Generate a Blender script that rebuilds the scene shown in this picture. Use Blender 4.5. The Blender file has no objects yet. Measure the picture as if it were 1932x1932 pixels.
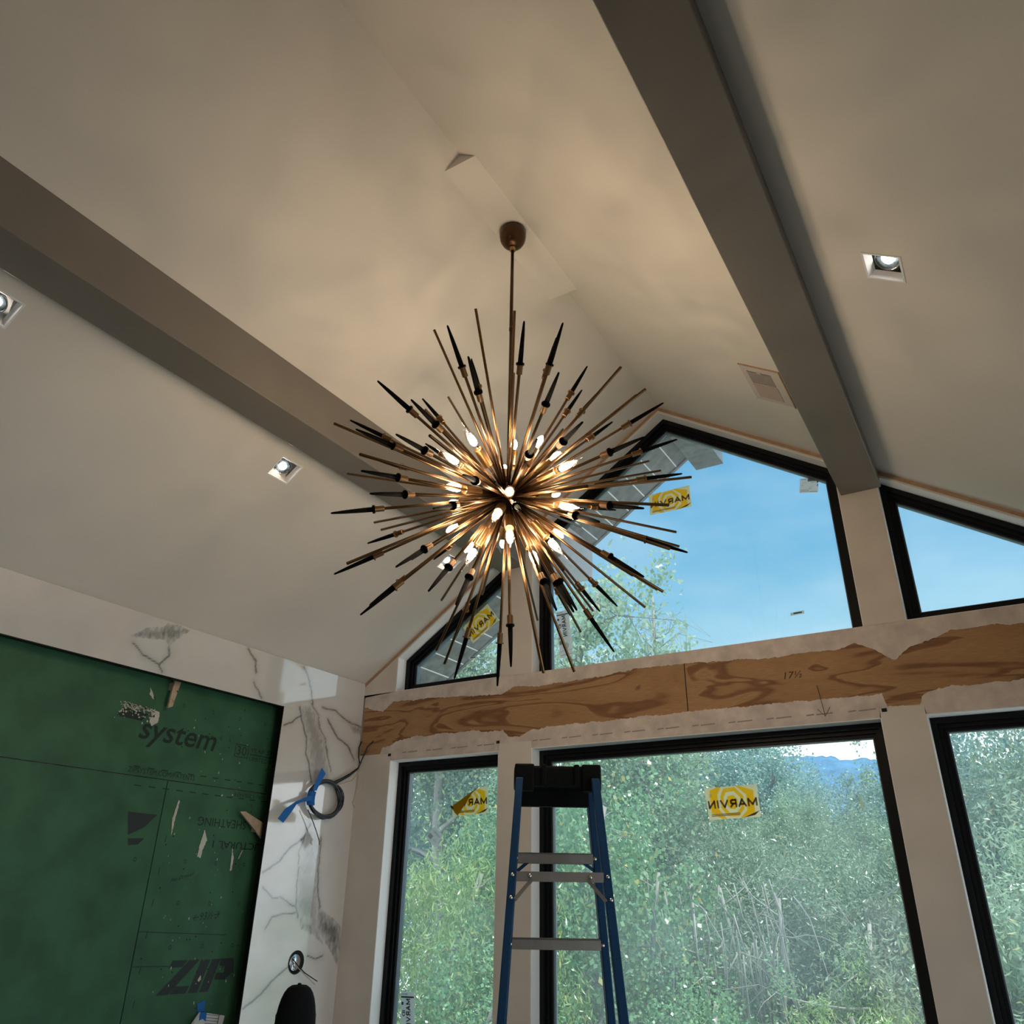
import bpy, bmesh, math, random
import numpy as np
from mathutils import Vector, Matrix, noise
random.seed(7); rng = np.random.default_rng(7)
SC = bpy.context.scene; COL = SC.collection
# ------------------------------------------------------------------ camera, sky, light level
YAW, PITCH, ROLL, FPX = 0.556279, 0.455972, 0.016571, 1469.65
cam_data = bpy.data.cameras.new('camera'); cam = bpy.data.objects.new('camera', cam_data); COL.objects.link(cam)
cam_data.sensor_width = 36; cam_data.lens = FPX/1932*36; cam_data.clip_start = .02; cam_data.clip_end = 2000
_f = Vector((-math.sin(YAW)*math.cos(PITCH), math.cos(YAW)*math.cos(PITCH), math.sin(PITCH)))
_r = Vector((math.cos(YAW), math.sin(YAW), 0)); _u = _r.cross(_f)
_r2 = _r*math.cos(ROLL)+_u*math.sin(ROLL); _u2 = -_r*math.sin(ROLL)+_u*math.cos(ROLL)
cam.matrix_world = Matrix.Translation((0, 0, 1.5)) @ Matrix((_r2, _u2, -_f)).transposed().to_4x4()
SC.camera = cam
SC.view_settings.view_transform = 'Standard'; SC.view_settings.look = 'None'
SC.view_settings.exposure = 0.0; SC.view_settings.gamma = 1; SC.view_settings.use_curve_mapping = False
SC.cycles.use_denoising = True
SC.cycles.max_bounces = 8; SC.cycles.diffuse_bounces = 4; SC.cycles.glossy_bounces = 4
SC.cycles.transparent_max_bounces = 24; SC.cycles.transmission_bounces = 6
SC.cycles.sample_clamp_indirect = 4.0; SC.cycles.caustics_reflective = False; SC.cycles.caustics_refractive = False
SKY_STRENGTH = 1.15
BULB_STRENGTH = 215.0
CAN_STRENGTH = 30.0
w = bpy.data.worlds.new('sky'); SC.world = w; w.use_nodes = True
nt = w.node_tree; nt.nodes.clear()
def N(t, k, **kw):
    n = t.nodes.new(k)
    for a, b in kw.items(): setattr(n, a, b)
    return n
out = N(nt, 'ShaderNodeOutputWorld'); bg = N(nt, 'ShaderNodeBackground'); tc = N(nt, 'ShaderNodeTexCoord')
sep = N(nt, 'ShaderNodeSeparateXYZ'); rmp = N(nt, 'ShaderNodeValToRGB'); nz = N(nt, 'ShaderNodeTexNoise'); mr = N(nt, 'ShaderNodeMapRange'); mx = N(nt, 'ShaderNodeMix', data_type='RGBA')
nt.links.new(tc.outputs['Generated'], sep.inputs[0]); nt.links.new(sep.outputs['Z'], rmp.inputs[0])
e = rmp.color_ramp.elements; e[0].position = .0; e[0].color = (1.9, 1.95, 2.0, 1); e[1].position = .50; e[1].color = (.075, .36, .67, 1)
for p, c in ((.15, (1.7, 1.8, 1.9, 1)), (.21, (.85, .95, 1, 1)), (.29, (.26, .58, .80, 1)), (.36, (.105, .42, .71, 1))):
    q = e.new(p); q.color = c
mp = N(nt, 'ShaderNodeMapping'); mp.inputs['Scale'].default_value = (1.5, 1.5, 4)
nt.links.new(tc.outputs['Generated'], mp.inputs[0]); nt.links.new(mp.outputs[0], nz.inputs['Vector'])
nz.inputs['Scale'].default_value = 1.6; nz.inputs['Detail'].default_value = 4
nt.links.new(nz.outputs[0], mr.inputs[0]); mr.inputs[1].default_value = .42; mr.inputs[2].default_value = .8; mr.inputs[3].default_value = 0; mr.inputs[4].default_value = .75
nt.links.new(mr.outputs[0], mx.inputs[0]); nt.links.new(rmp.outputs[0], mx.inputs[6]); mx.inputs[7].default_value = (.62, .82, .93, 1)
nt.links.new(mx.outputs[2], bg.inputs[0]); bg.inputs[1].default_value = SKY_STRENGTH
nt.links.new(bg.outputs[0], out.inputs[0])
sun_d = bpy.data.lights.new('sun', 'SUN'); sun = bpy.data.objects.new('sun', sun_d); COL.objects.link(sun)
sun_d.energy = 7.0; sun_d.angle = .12; sun_d.color = (1, .96, .9); sun.rotation_euler = Vector((-.36, -.08, -.93)).to_track_quat('-Z', 'Y').to_euler()

# ------------------------------------------------------------------ room constants (metres)
D = 3.963            # inner face of the gable wall
G = D+.15            # window glass
XL = -3.611          # face of the left wall
XR = .811
RX, RZ, K = -1.4, 4.265, .676   # ridge and roof slope
FZ = -.6             # floor
BACK = -4.2
def ceil_z(x): return RZ-K*abs(x-RX)

# ------------------------------------------------------------------ helpers
def mat(name, col, rough=.6, metal=0, spec=.5, noise_amt=0, noise_scale=8, bump=0, bump_scale=60, coat=0):
    m = bpy.data.materials.new(name); m.use_nodes = True; t = m.node_tree; b = t.nodes['Principled BSDF']
    b.inputs['Base Color'].default_value = (*col, 1); b.inputs['Roughness'].default_value = rough
    b.inputs['Metallic'].default_value = metal; b.inputs['Specular IOR Level'].default_value = spec
    b.inputs['Coat Weight'].default_value = coat
    if noise_amt or bump:
        c = N(t, 'ShaderNodeTexCoord')
        if noise_amt:
            n = N(t, 'ShaderNodeTexNoise'); n.inputs['Scale'].default_value = noise_scale; n.inputs['Detail'].default_value = 5
            t.links.new(c.outputs['Object'], n.inputs['Vector'])
            r = N(t, 'ShaderNodeMapRange'); r.inputs[1].default_value = .3; r.inputs[2].default_value = .7; r.inputs[3].default_value = 1-noise_amt; r.inputs[4].default_value = 1+noise_amt
            t.links.new(n.outputs[0], r.inputs[0])
            v = N(t, 'ShaderNodeVectorMath', operation='SCALE'); v.inputs[0].default_value = col
            t.links.new(r.outputs[0], v.inputs['Scale']); t.links.new(v.outputs[0], b.inputs['Base Color'])
        if bump:
            n = N(t, 'ShaderNodeTexNoise'); n.inputs['Scale'].default_value = bump_scale; n.inputs['Detail'].default_value = 4
            t.links.new(c.outputs['Object'], n.inputs['Vector'])
            bp = N(t, 'ShaderNodeBump'); bp.inputs['Strength'].default_value = bump; bp.inputs['Distance'].default_value = .01
            t.links.new(n.outputs[0], bp.inputs['Height']); t.links.new(bp.outputs[0], b.inputs['Normal'])
    return m
def link(o, parent=None):
    COL.objects.link(o)
    if parent: o.parent = parent
    return o
def tag(o, label=None, cat=None, group=None, kind=None):
    if label: o['label'] = label
    if cat: o['category'] = cat
    if group: o['group'] = group
    if kind: o['kind'] = kind
    return o
def empty(name, loc=(0, 0, 0)):
    o = bpy.data.objects.new(name, None); o.location = loc; o.empty_display_size = .1
    return link(o)
class MB:
    """collects shapes, then builds ONE mesh object"""
    def __init__(s): s.v = []; s.f = []; s.sm = []
    def add(s, verts, faces, smooth=False):
        o = len(s.v); s.v += [tuple(v) for v in verts]; s.f += [tuple(i+o for i in f) for f in faces]; s.sm += [smooth]*len(faces); return s
    def box(s, x0, x1, y0, y1, z0, z1, M=None, bev=0):
        if bev:
            bm = bmesh.new(); bmesh.ops.create_cube(bm, size=1)
            for v in bm.verts: v.co = Vector(((x0+x1)/2+v.co.x*(x1-x0), (y0+y1)/2+v.co.y*(y1-y0), (z0+z1)/2+v.co.z*(z1-z0)))
            bmesh.ops.bevel(bm, geom=bm.edges[:], offset=bev, segments=2, affect='EDGES', profile=.6)
            bm.verts.index_update()
            vs = [M @ v.co if M else v.co.copy() for v in bm.verts]; fs = [[v.index for v in f.verts] for f in bm.faces]; bm.free()
            return s.add(vs, fs)
        vs = [Vector((x, y, z)) for x in (x0, x1) for y in (y0, y1) for z in (z0, z1)]
        if M: vs = [M @ v for v in vs]
        return s.add(vs, [(0, 1, 3, 2), (4, 6, 7, 5), (0, 4, 5, 1), (2, 3, 7, 6), (0, 2, 6, 4), (1, 5, 7, 3)])
    def prism(s, poly, fn, a, b):
        """poly: 2D outline; fn(p,q,t)->3D; extruded t from a to b"""
        n = len(poly); vs = [fn(p, q, a) for p, q in poly]+[fn(p, q, b) for p, q in poly]
        return s.add(vs, [tuple(range(n)), tuple(range(2*n-1, n-1, -1))]+[(i, i+n, (i+1) % n+n, (i+1) % n) for i in range(n)])
    def tube(s, pts, r, n=8, cap=True, smooth=True):
        pts = [Vector(p) for p in pts]; rs = r if hasattr(r, '__len__') else [r]*len(pts)
        rings = []; prev = None
        for i, p in enumerate(pts):
            t = (pts[min(i+1, len(pts)-1)]-pts[max(i-1, 0)]).normalized()
            if prev is None: a = t.orthogonal().normalized()
            else:
                a = prev-t*prev.dot(t); a = a.normalized() if a.length > 1e-6 else t.orthogonal().normalized()
            prev = a; b = t.cross(a)
            rings.append([p+(a*math.cos(2*math.pi*k/n)+b*math.sin(2*math.pi*k/n))*rs[i] for k in range(n)])
        vs = [v for q in rings for v in q]; fs = [(i*n+k, i*n+(k+1) % n, (i+1)*n+(k+1) % n, (i+1)*n+k) for i in range(len(pts)-1) for k in range(n)]
        if cap: fs += [tuple(range(n-1, -1, -1)), tuple((len(pts)-1)*n+k for k in range(n))]
        return s.add(vs, fs, smooth)
    def lathe(s, prof, n=16, M=None, smooth=True):
        vs = []; fs = []
        for r, z in prof: vs += [Vector((r*math.cos(2*math.pi*k/n), r*math.sin(2*math.pi*k/n), z)) for k in range(n)]
        for i in range(len(prof)-1): fs += [(i*n+k, i*n+(k+1) % n, (i+1)*n+(k+1) % n, (i+1)*n+k) for k in range(n)]
        if prof[0][0] > 1e-5: fs.append(tuple(range(n-1, -1, -1)))
        if prof[-1][0] > 1e-5: fs.append(tuple((len(prof)-1)*n+k for k in range(n)))
        if M: vs = [M @ v for v in vs]
        return s.add(vs, fs, smooth)
    def build(s, name, m, parent=None, bevel=0):
        me = bpy.data.meshes.new(name); me.from_pydata(s.v, [], s.f)
        for p, q in zip(me.polygons, s.sm): p.use_smooth = q
        bm = bmesh.new(); bm.from_mesh(me); bmesh.ops.recalc_face_normals(bm, faces=bm.faces); bm.to_mesh(me); bm.free()
        me.materials.append(m); o = bpy.data.objects.new(name, me); link(o, parent)
        if bevel:
            b = o.modifiers.new('bevel', 'BEVEL'); b.width = bevel; b.segments = 2; b.limit_method = 'ANGLE'
        return o
def copy_tree(o, parent=None):
    c = o.copy(); link(c, parent)
    for ch in list(o.children): copy_tree(ch, c)
    return c
def text_shape(txt, size=1, bold=0, shear=0):
    """flat lettering: (verts2d, faces) with the baseline start at 0,0"""
    cu = bpy.data.curves.new('lettering', 'FONT'); cu.body = txt; cu.size = size; cu.offset = bold; cu.shear = shear; cu.fill_mode = 'FRONT'; cu.resolution_u = 3
    o = bpy.data.objects.new('lettering', cu); COL.objects.link(o)
    dg = bpy.context.evaluated_depsgraph_get(); dg.update()
    me = bpy.data.meshes.new_from_object(o.evaluated_get(dg))
    vs = [(v.co.x, v.co.y) for v in me.vertices]; fs = [tuple(p.vertices) for p in me.polygons]
    bpy.data.objects.remove(o); bpy.data.curves.remove(cu); bpy.data.meshes.remove(me)
    return vs, fs
def fit_text(mb, txt, fn, u0, v0, width, height=None, bold=0, shear=0, flip=False, rot180=False):
    """lay lettering with its box at u0,v0 (width x height) in the 2D frame fn(u,v)->3D"""
    vs, fs = text_shape(txt, 1, bold, shear)
    if not vs: return
    x0 = min(v[0] for v in vs); x1 = max(v[0] for v in vs); y0 = min(v[1] for v in vs); y1 = max(v[1] for v in vs)
    sx = width/(x1-x0); sy = height/(y1-y0) if height else sx
    o = []
    for x, y in vs:
        a = (x-x0)*sx; b = (y-y0)*sy
        if flip or rot180: a = width-a
        if rot180: b = (y1-y0)*sy-b
        o.append(fn(u0+a, v0+b))
    mb.add(o, fs)
def inset(poly, d):
    """inward offset of a convex CCW polygon"""
    n = len(poly); ls = []
    for i in range(n):
        a = Vector(poly[i]); b = Vector(poly[(i+1) % n]); t = (b-a).normalized(); nn = Vector((-t.y, t.x)); ls.append((a+nn*d, t))
    r = []
    for i in range(n):
        p, t = ls[i-1]; q, s = ls[i]; den = t.x*s.y-t.y*s.x
        k = ((q.x-p.x)*s.y-(q.y-p.y)*s.x)/den; r.append(tuple(p+t*k))
    return r

# ------------------------------------------------------------------ materials
M_ceil = mat('ceiling_primer', (.74, .69, .63), .7, bump=.05, bump_scale=25, noise_amt=.03, noise_scale=2.5)
M_wall = mat('drywall_primer', (.66, .60, .54), .75, noise_amt=.05, noise_scale=5, bump=.05, bump_scale=40)
M_mud = mat('joint_compound', (.62, .54, .49), .85, noise_amt=.16, noise_scale=14, bump=.25, bump_scale=30)
M_reveal = mat('reveal_white', (.86, .86, .85), .5)
M_beam = mat('greige_beam', (.195, .172, .150), .36, noise_amt=.06, noise_scale=3, bump=.06, bump_scale=18)
M_black = mat('black_metal', (.0025, .003, .004), .45, spec=.22)
M_bead = mat('glazing_bead', (.10, .14, .18), .25)  # highlight along the bead painted in as a lighter grey-blue
M_brass = mat('aged_brass', (.22, .118, .052), .36, 1, noise_amt=.1, noise_scale=30)
M_brass2 = mat('polished_brass', (.45, .26, .10), .28, 1)
M_bronze = mat('dark_bronze', (.085, .045, .022), .33, .85)
M_taper = mat('black_taper', (.0015, .0015, .0015), .6, spec=.06)
M_ladder = mat('blue_fibreglass', (.0015, .034, .095), .55, spec=.25, bump=.1, bump_scale=120)
M_cap = mat('black_plastic', (.002, .0025, .0023), .6, spec=.12)
M_alu = mat('aluminium', (.30, .275, .255), .42, .8, noise_amt=.06, noise_scale=40)
M_rivet = mat('rivet', (.55, .53, .5), .25, 1)
M_green = mat('green_sheathing', (.034, .130, .066), .62, noise_amt=.22, noise_scale=6, bump=.1, bump_scale=90)
M_ink = mat('dark_ink', (.010, .026, .018), .7)
M_ink2 = mat('blue_black_ink', (.020, .032, .034), .6)
M_pencil = mat('pencil', (.03, .025, .02), .8)
M_splat = mat('white_plaster', (.62, .60, .56), .8, noise_amt=.1, noise_scale=30)
M_wood = mat('pale_wood', (.50, .38, .27), .7, noise_amt=.2, noise_scale=20)
M_tan = mat('tan_edge', (.42, .27, .17), .8, noise_amt=.15, noise_scale=25)
M_tape = mat('blue_tape', (.004, .14, .50), .6)
M_paper = mat('white_paper', (.72, .74, .80), .7)
M_cable = mat('black_cable', (.006, .008, .013), .4)
M_cableg = mat('grey_cable', (.05, .055, .075), .45)
M_wire = mat('cream_wire', (.45, .38, .30), .5)
M_chrome = mat('galvanised_steel', (.7, .75, .78), .18, 1)
M_floor = mat('subfloor', (.28, .22, .16), .8, noise_amt=.2, noise_scale=5)
M_soffit = mat('grey_soffit', (.13, .125, .125), .4, noise_amt=.45, noise_scale=16, bump=.3, bump_scale=22)
M_corbel = mat('grey_wood', (.46, .46, .50), .6, noise_amt=.08, noise_scale=40)
M_seam = mat('white_seam', (.8, .8, .8), .6)
M_vent = mat('vent_white', (.62, .54, .48), .5)
M_ventp = mat('vent_plate', (.55, .42, .35), .6)
M_hole = mat('dark_hole', (.006, .005, .004), .9)
M_fix = mat('fixture_white', (.86, .86, .86), .4)
def emit(name, col, s):
    m = bpy.data.materials.new(name); m.use_nodes = True; t = m.node_tree; t.nodes.clear()
    a = N(t, 'ShaderNodeEmission'); a.inputs[0].default_value = (*col, 1); a.inputs[1].default_value = s
    t.links.new(a.outputs[0], N(t, 'ShaderNodeOutputMaterial').inputs[0]); return m
M_collar = mat('brown_brass', (.17, .095, .042), .38, 1)
M_fil = emit('bulb_glow', (1, .77, .52), BULB_STRENGTH)
M_can = emit('can_lamp', (1, .93, .84), CAN_STRENGTH)
def thin_glass(name, tint, refl=1.0, veil=0, veilcol=(.8, .95, .95)):
    m = bpy.data.materials.new(name); m.use_nodes = True; t = m.node_tree; t.nodes.clear()
    tr = N(t, 'ShaderNodeBsdfTransparent'); tr.inputs[0].default_value = (*tint, 1)
    gl = N(t, 'ShaderNodeBsdfGlossy'); gl.inputs['Roughness'].default_value = 0.01
    fr = N(t, 'ShaderNodeFresnel'); fr.inputs[0].default_value = 1.45
    mu = N(t, 'ShaderNodeMath', operation='MULTIPLY'); mu.inputs[1].default_value = refl; t.links.new(fr.outputs[0], mu.inputs[0])
    mx = N(t, 'ShaderNodeMixShader'); t.links.new(mu.outputs[0], mx.inputs[0]); t.links.new(tr.outputs[0], mx.inputs[1]); t.links.new(gl.outputs[0], mx.inputs[2])
    o = N(t, 'ShaderNodeOutputMaterial'); last = mx
    if veil:  # pale veil mixed into the pane, standing for reflected haze
        tl = N(t, 'ShaderNodeBsdfTranslucent'); tl.inputs[0].default_value = (*veilcol, 1)
        c = N(t, 'ShaderNodeTexCoord'); n = N(t, 'ShaderNodeTexNoise'); n.inputs['Scale'].default_value = 1.6; n.inputs['Detail'].default_value = 5
        t.links.new(c.outputs['Object'], n.inputs[0]); r = N(t, 'ShaderNodeMapRange'); r.inputs[1].default_value = .35; r.inputs[2].default_value = .7; r.inputs[3].default_value = veil*.6; r.inputs[4].default_value = veil*1.5
        t.links.new(n.outputs[0], r.inputs[0])
        m2 = N(t, 'ShaderNodeMixShader'); t.links.new(r.outputs[0], m2.inputs[0]); t.links.new(mx.outputs[0], m2.inputs[1]); t.links.new(tl.outputs[0], m2.inputs[2]); last = m2
    t.links.new(last.outputs[0], o.inputs[0]); return m
M_glass = thin_glass('window_glass', (.93, .98, .98), 1.0, .15)
M_bulb = thin_glass('bulb_glass', (.985, .97, .95), .22)
def film(name, col, trans=.6):
    """printed sticker film: lit from behind as well as in front"""
    m = bpy.data.materials.new(name); m.use_nodes = True; t = m.node_tree; t.nodes.clear()
    a = N(t, 'ShaderNodeBsdfDiffuse'); a.inputs[0].default_value = (*col, 1); b = N(t, 'ShaderNodeBsdfTranslucent'); b.inputs[0].default_value = (*col, 1)
    mx = N(t, 'ShaderNodeMixShader'); mx.inputs[0].default_value = trans; t.links.new(a.outputs[0], mx.inputs[1]); t.links.new(b.outputs[0], mx.inputs[2])
    t.links.new(mx.outputs[0], N(t, 'ShaderNodeOutputMaterial').inputs[0]); return m
F_tan = film('sticker_tan', (.86, .74, .42)); F_gold = film('sticker_gold', (.98, .50, .008)); F_text = film('sticker_grey', (.16, .10, .10), .4)
F_back = film('sticker_back', (.32, .17, .01), .4); F_white = film('sticker_white', (.78, .75, .73), .5); F_ink = film('sticker_ink', (.03, .03, .03), .2); F_mid = film('sticker_midgrey', (.30, .30, .29), .3)
def plywood():
    m = bpy.data.materials.new('plywood'); m.use_nodes = True; t = m.node_tree; b = t.nodes['Principled BSDF']; b.inputs['Roughness'].default_value = .7
    c = N(t, 'ShaderNodeTexCoord'); mp = N(t, 'ShaderNodeMapping'); mp.inputs['Scale'].default_value = (.55, 1, 3.0); t.links.new(c.outputs['Object'], mp.inputs[0])
    n = N(t, 'ShaderNodeTexNoise'); n.inputs['Scale'].default_value = 1.5; n.inputs['Detail'].default_value = 3; n.inputs['Distortion'].default_value = 1.1; t.links.new(mp.outputs[0], n.inputs[0])
    mu = N(t, 'ShaderNodeMath', operation='MULTIPLY'); mu.inputs[1].default_value = 6.5; t.links.new(n.outputs[0], mu.inputs[0])
    fr = N(t, 'ShaderNodeMath', operation='FRACT'); t.links.new(mu.outputs[0], fr.inputs[0])
    r = N(t, 'ShaderNodeValToRGB'); t.links.new(fr.outputs[0], r.inputs[0]); e = r.color_ramp.elements
    e[0].position = 0; e[0].color = (.40, .23, .105, 1); e[1].position = 1; e[1].color = (.37, .205, .095, 1)
    for p, q in ((.55, (.36, .195, .085, 1)), (.72, (.20, .09, .038, 1)), (.86, (.23, .105, .045, 1)), (.93, (.40, .235, .11, 1))): x = e.new(p); x.color = q
    n2 = N(t, 'ShaderNodeTexNoise'); n2.inputs['Scale'].default_value = 60; mp2 = N(t, 'ShaderNodeMapping'); mp2.inputs['Scale'].default_value = (.3, 1, 5); t.links.new(c.outputs['Object'], mp2.inputs[0]); t.links.new(mp2.outputs[0], n2.inputs[0])
    rr = N(t, 'ShaderNodeMapRange'); rr.inputs[1].default_value = .3; rr.inputs[2].default_value = .7; rr.inputs[3].default_value = .82; rr.inputs[4].default_value = 1.12; t.links.new(n2.outputs[0], rr.inputs[0])
    v = N(t, 'ShaderNodeVectorMath', operation='SCALE'); t.links.new(r.outputs[0], v.inputs[0]); t.links.new(rr.outputs[0], v.inputs['Scale']); t.links.new(v.outputs[0], b.inputs['Base Color'])
    return m
M_ply = plywood()
def marble():
    m = bpy.data.materials.new('veined_marble'); m.use_nodes = True; t = m.node_tree; b = t.nodes['Principled BSDF']; b.inputs['Roughness'].default_value = .06; b.inputs['IOR'].default_value = 2.3
    b.inputs['Specular IOR Level'].default_value = .5
    a = N(t, 'ShaderNodeAttribute'); a.attribute_name = 'stone'; t.links.new(a.outputs['Color'], b.inputs['Base Color']); return m
M_marble = marble()
def leafmat(name, c1, c2, c3):
    m = bpy.data.materials.new(name); m.use_nodes = True; t = m.node_tree; t.nodes.clear()
    g = N(t, 'ShaderNodeNewGeometry'); r = N(t, 'ShaderNodeValToRGB'); t.links.new(g.outputs['Random Per Island'], r.inputs[0]); e = r.color_ramp.elements
    e[0].color = (*c1, 1); e[1].position = .955; e[1].color = (*c2, 1); x = e.new(.985); x.color = (*c3, 1)
    oi = N(t, 'ShaderNodeObjectInfo'); mr = N(t, 'ShaderNodeMapRange'); mr.inputs[3].default_value = .8; mr.inputs[4].default_value = 1.2; t.links.new(oi.outputs['Random'], mr.inputs[0])
    v = N(t, 'ShaderNodeVectorMath', operation='SCALE'); t.links.new(r.outputs[0], v.inputs[0]); t.links.new(mr.outputs[0], v.inputs['Scale'])
    a = N(t, 'ShaderNodeBsdfPrincipled'); a.inputs['Roughness'].default_value = .32; t.links.new(v.outputs[0], a.inputs['Base Color'])
    b = N(t, 'ShaderNodeBsdfTranslucent'); t.links.new(v.outputs[0], b.inputs[0])
    mx = N(t, 'ShaderNodeMixShader'); mx.inputs[0].default_value = .35; t.links.new(a.outputs[0], mx.inputs[1]); t.links.new(b.outputs[0], mx.inputs[2])
    t.links.new(mx.outputs[0], N(t, 'ShaderNodeOutputMaterial').inputs[0]); return m
L_bright = leafmat('leaf_bright', (.20, .36, .11), (.42, .58, .24), (.6, .55, .16))
L_mid = leafmat('leaf_mid', (.11, .28, .14), (.30, .50, .27), (.6, .50, .14))
L_pale = leafmat('leaf_pale', (.20, .34, .22), (.42, .55, .38), (.56, .52, .26))
L_far = leafmat('leaf_far', (.20, .36, .33), (.36, .52, .46), (.46, .46, .32))  # haze of distance put into the leaf colour
M_bark = mat('grey_bark', (.26, .25, .23), .8, noise_amt=.3, noise_scale=6, bump=.4, bump_scale=10)
M_barkp = mat('pale_bark', (.30, .30, .27), .8, noise_amt=.25, noise_scale=6)
M_hill = mat('hazy_hill', (.055, .17, .30), .95, noise_amt=.25, noise_scale=.25)  # aerial haze mixed into the hill's own colour
M_ground = mat('pale_gravel', (.58, .57, .54), .9, noise_amt=.3, noise_scale=2)
M_fabric = mat('navy_cap', (.0025, .004, .006), .8, spec=.2, bump=.2, bump_scale=200)
M_shirt = mat('grey_shirt', (.06, .065, .07), .85); M_jeans = mat('blue_jeans', (.03, .05, .09), .85); M_skin = mat('skin', (.45, .27, .19), .55); M_boot = mat('brown_boot', (.10, .06, .03), .6); M_hair = mat('dark_hair', (.02, .014, .01), .6)
# ------------------------------------------------------------------ measured outlines (metres): (y,z) on the left wall, (x,z) on the gable wall
VEINS = [[(2.237,2.595),(2.3,2.561),(2.404,2.53),(2.428,2.496)],[(2.404,2.53),(2.45,2.592),(2.436,2.632)],[(2.944,2.751),(3.007,2.697),(3.027,2.625)],[(3.022,2.576),(3.05,2.538),(3.095,2.496)],[(3.394,2.747),(3.458,2.658),(3.503,2.539)],[(3.398,2.502),(3.428,2.433),(3.479,2.344),(3.496,2.249),(3.531,2.182),(3.571,2.092)],[(3.491,2.537),(3.561,2.482),(3.586,2.402),(3.642,2.361),(3.675,2.275),(3.724,2.166)],[(3.587,2.538),(3.712,2.535),(3.822,2.494),(3.958,2.473)],[(3.648,2.472),(3.75,2.378),(3.846,2.342),(3.924,2.259)],[(3.581,1.844),(3.541,1.701),(3.555,1.565),(3.567,1.418),(3.594,1.356)],[(3.704,1.792),(3.71,1.627),(3.73,1.482),(3.759,1.41)],[(3.285,1.586),(3.395,1.638),(3.453,1.711),(3.559,1.783),(3.602,1.853)],[(3.304,1.516),(3.388,1.466),(3.439,1.466),(3.505,1.439),(3.556,1.418)],[(3.365,1.313),(3.398,1.365),(3.486,1.378),(3.568,1.384)],[(3.285,0.957),(3.385,1.003),(3.502,1.088),(3.566,1.123)],[(3.703,1.169),(3.77,1.156),(3.824,1.167)],[(3.288,2.377),(3.353,2.412),(3.414,2.451)]]
PATCH = [[(2.207,2.622),(2.284,2.69),(2.38,2.728),(2.393,2.758),(2.549,2.756),(2.474,2.686),(2.436,2.632),(2.412,2.663),(2.311,2.643)],[(3.393,2.501),(3.503,2.535),(3.642,2.361),(3.681,2.276),(3.733,2.11),(3.571,2.092),(3.479,2.344)],[(3.823,2.486),(3.958,2.473),(3.967,2.413),(3.885,2.426)],[(3.581,1.844),(3.704,1.792),(3.73,1.482),(3.772,1.304),(3.605,1.356),(3.572,1.418),(3.555,1.565)],[(3.735,1.418),(3.821,1.381),(3.948,1.315),(3.968,1.264),(3.961,1.095),(3.847,1.225),(3.755,1.305)],[(3.594,1.356),(3.693,1.348),(3.766,1.305),(3.812,1.234),(3.716,1.278),(3.626,1.301)]]
PLYTOP = [(-3.59,2.602),(-3.514,2.584),(-3.444,2.563),(-3.356,2.62),(-2.998,2.61),(-2.522,2.579),(-2.429,2.617),(-2.25,2.597),(-2.037,2.606),(-1.979,2.603),(-1.648,2.626),(-1.365,2.619),(-1.034,2.599),(-0.949,2.588),(-0.76,2.595),(-0.591,2.588),(-0.51,2.611),(-0.474,2.595),(-0.409,2.552),(-0.351,2.504)]
PLYBOT = [(-3.417,2.328),(-3.265,2.366),(-3.173,2.383),(-2.818,2.382),(-2.501,2.365),(-2.464,2.325),(-2.388,2.316),(-2.307,2.355),(-2.042,2.361),(-1.364,2.364),(-1.062,2.364),(-0.715,2.36),(-0.412,2.358),(-0.433,2.292)]
ST = {'A': [(-1.557,3.75),(-1.292,3.752),(-1.289,3.606),(-1.556,3.611)], 'B': [(-1.368,2.003),(-1.099,2.011),(-1.094,1.859),(-1.355,1.85)], 'C': [(-2.932,3.103),(-2.743,3.239),(-2.645,3.114),(-2.847,2.98)], 'D': [(-2.96,2.071),(-2.699,2.079),(-2.689,1.928),(-2.95,1.918),(-2.954,1.968),(-2.751,2.077),(-2.887,1.916)], 'E': [(-0.655,3.623),(-0.558,3.605),(-0.574,3.516),(-0.671,3.536)], 'F': [(-0.815,2.859),(-0.744,2.861),(-0.744,2.844),(-0.816,2.842)], 'Gs': [(-2.879,2.892),(-2.811,2.893),(-2.812,2.878),(-2.877,2.876)], 'H': [(-2.223,3.094),(-2.134,3.097),(-2.107,2.802),(-2.195,2.793)], 'I': [(-3.256,0.991),(-3.16,0.994),(-3.153,0.842),(-3.249,0.834)], 'J': [(-3.082,1.866),(-3.014,1.812),(-3.068,1.745),(-3.14,1.804)], 'K': [(-2.667,2.847),(-2.623,2.844),(-2.62,2.755),(-2.656,2.752)], 'R': [(-0.632,1.936),(-0.622,1.938),(-0.617,1.88),(-0.63,1.878)]}
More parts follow.
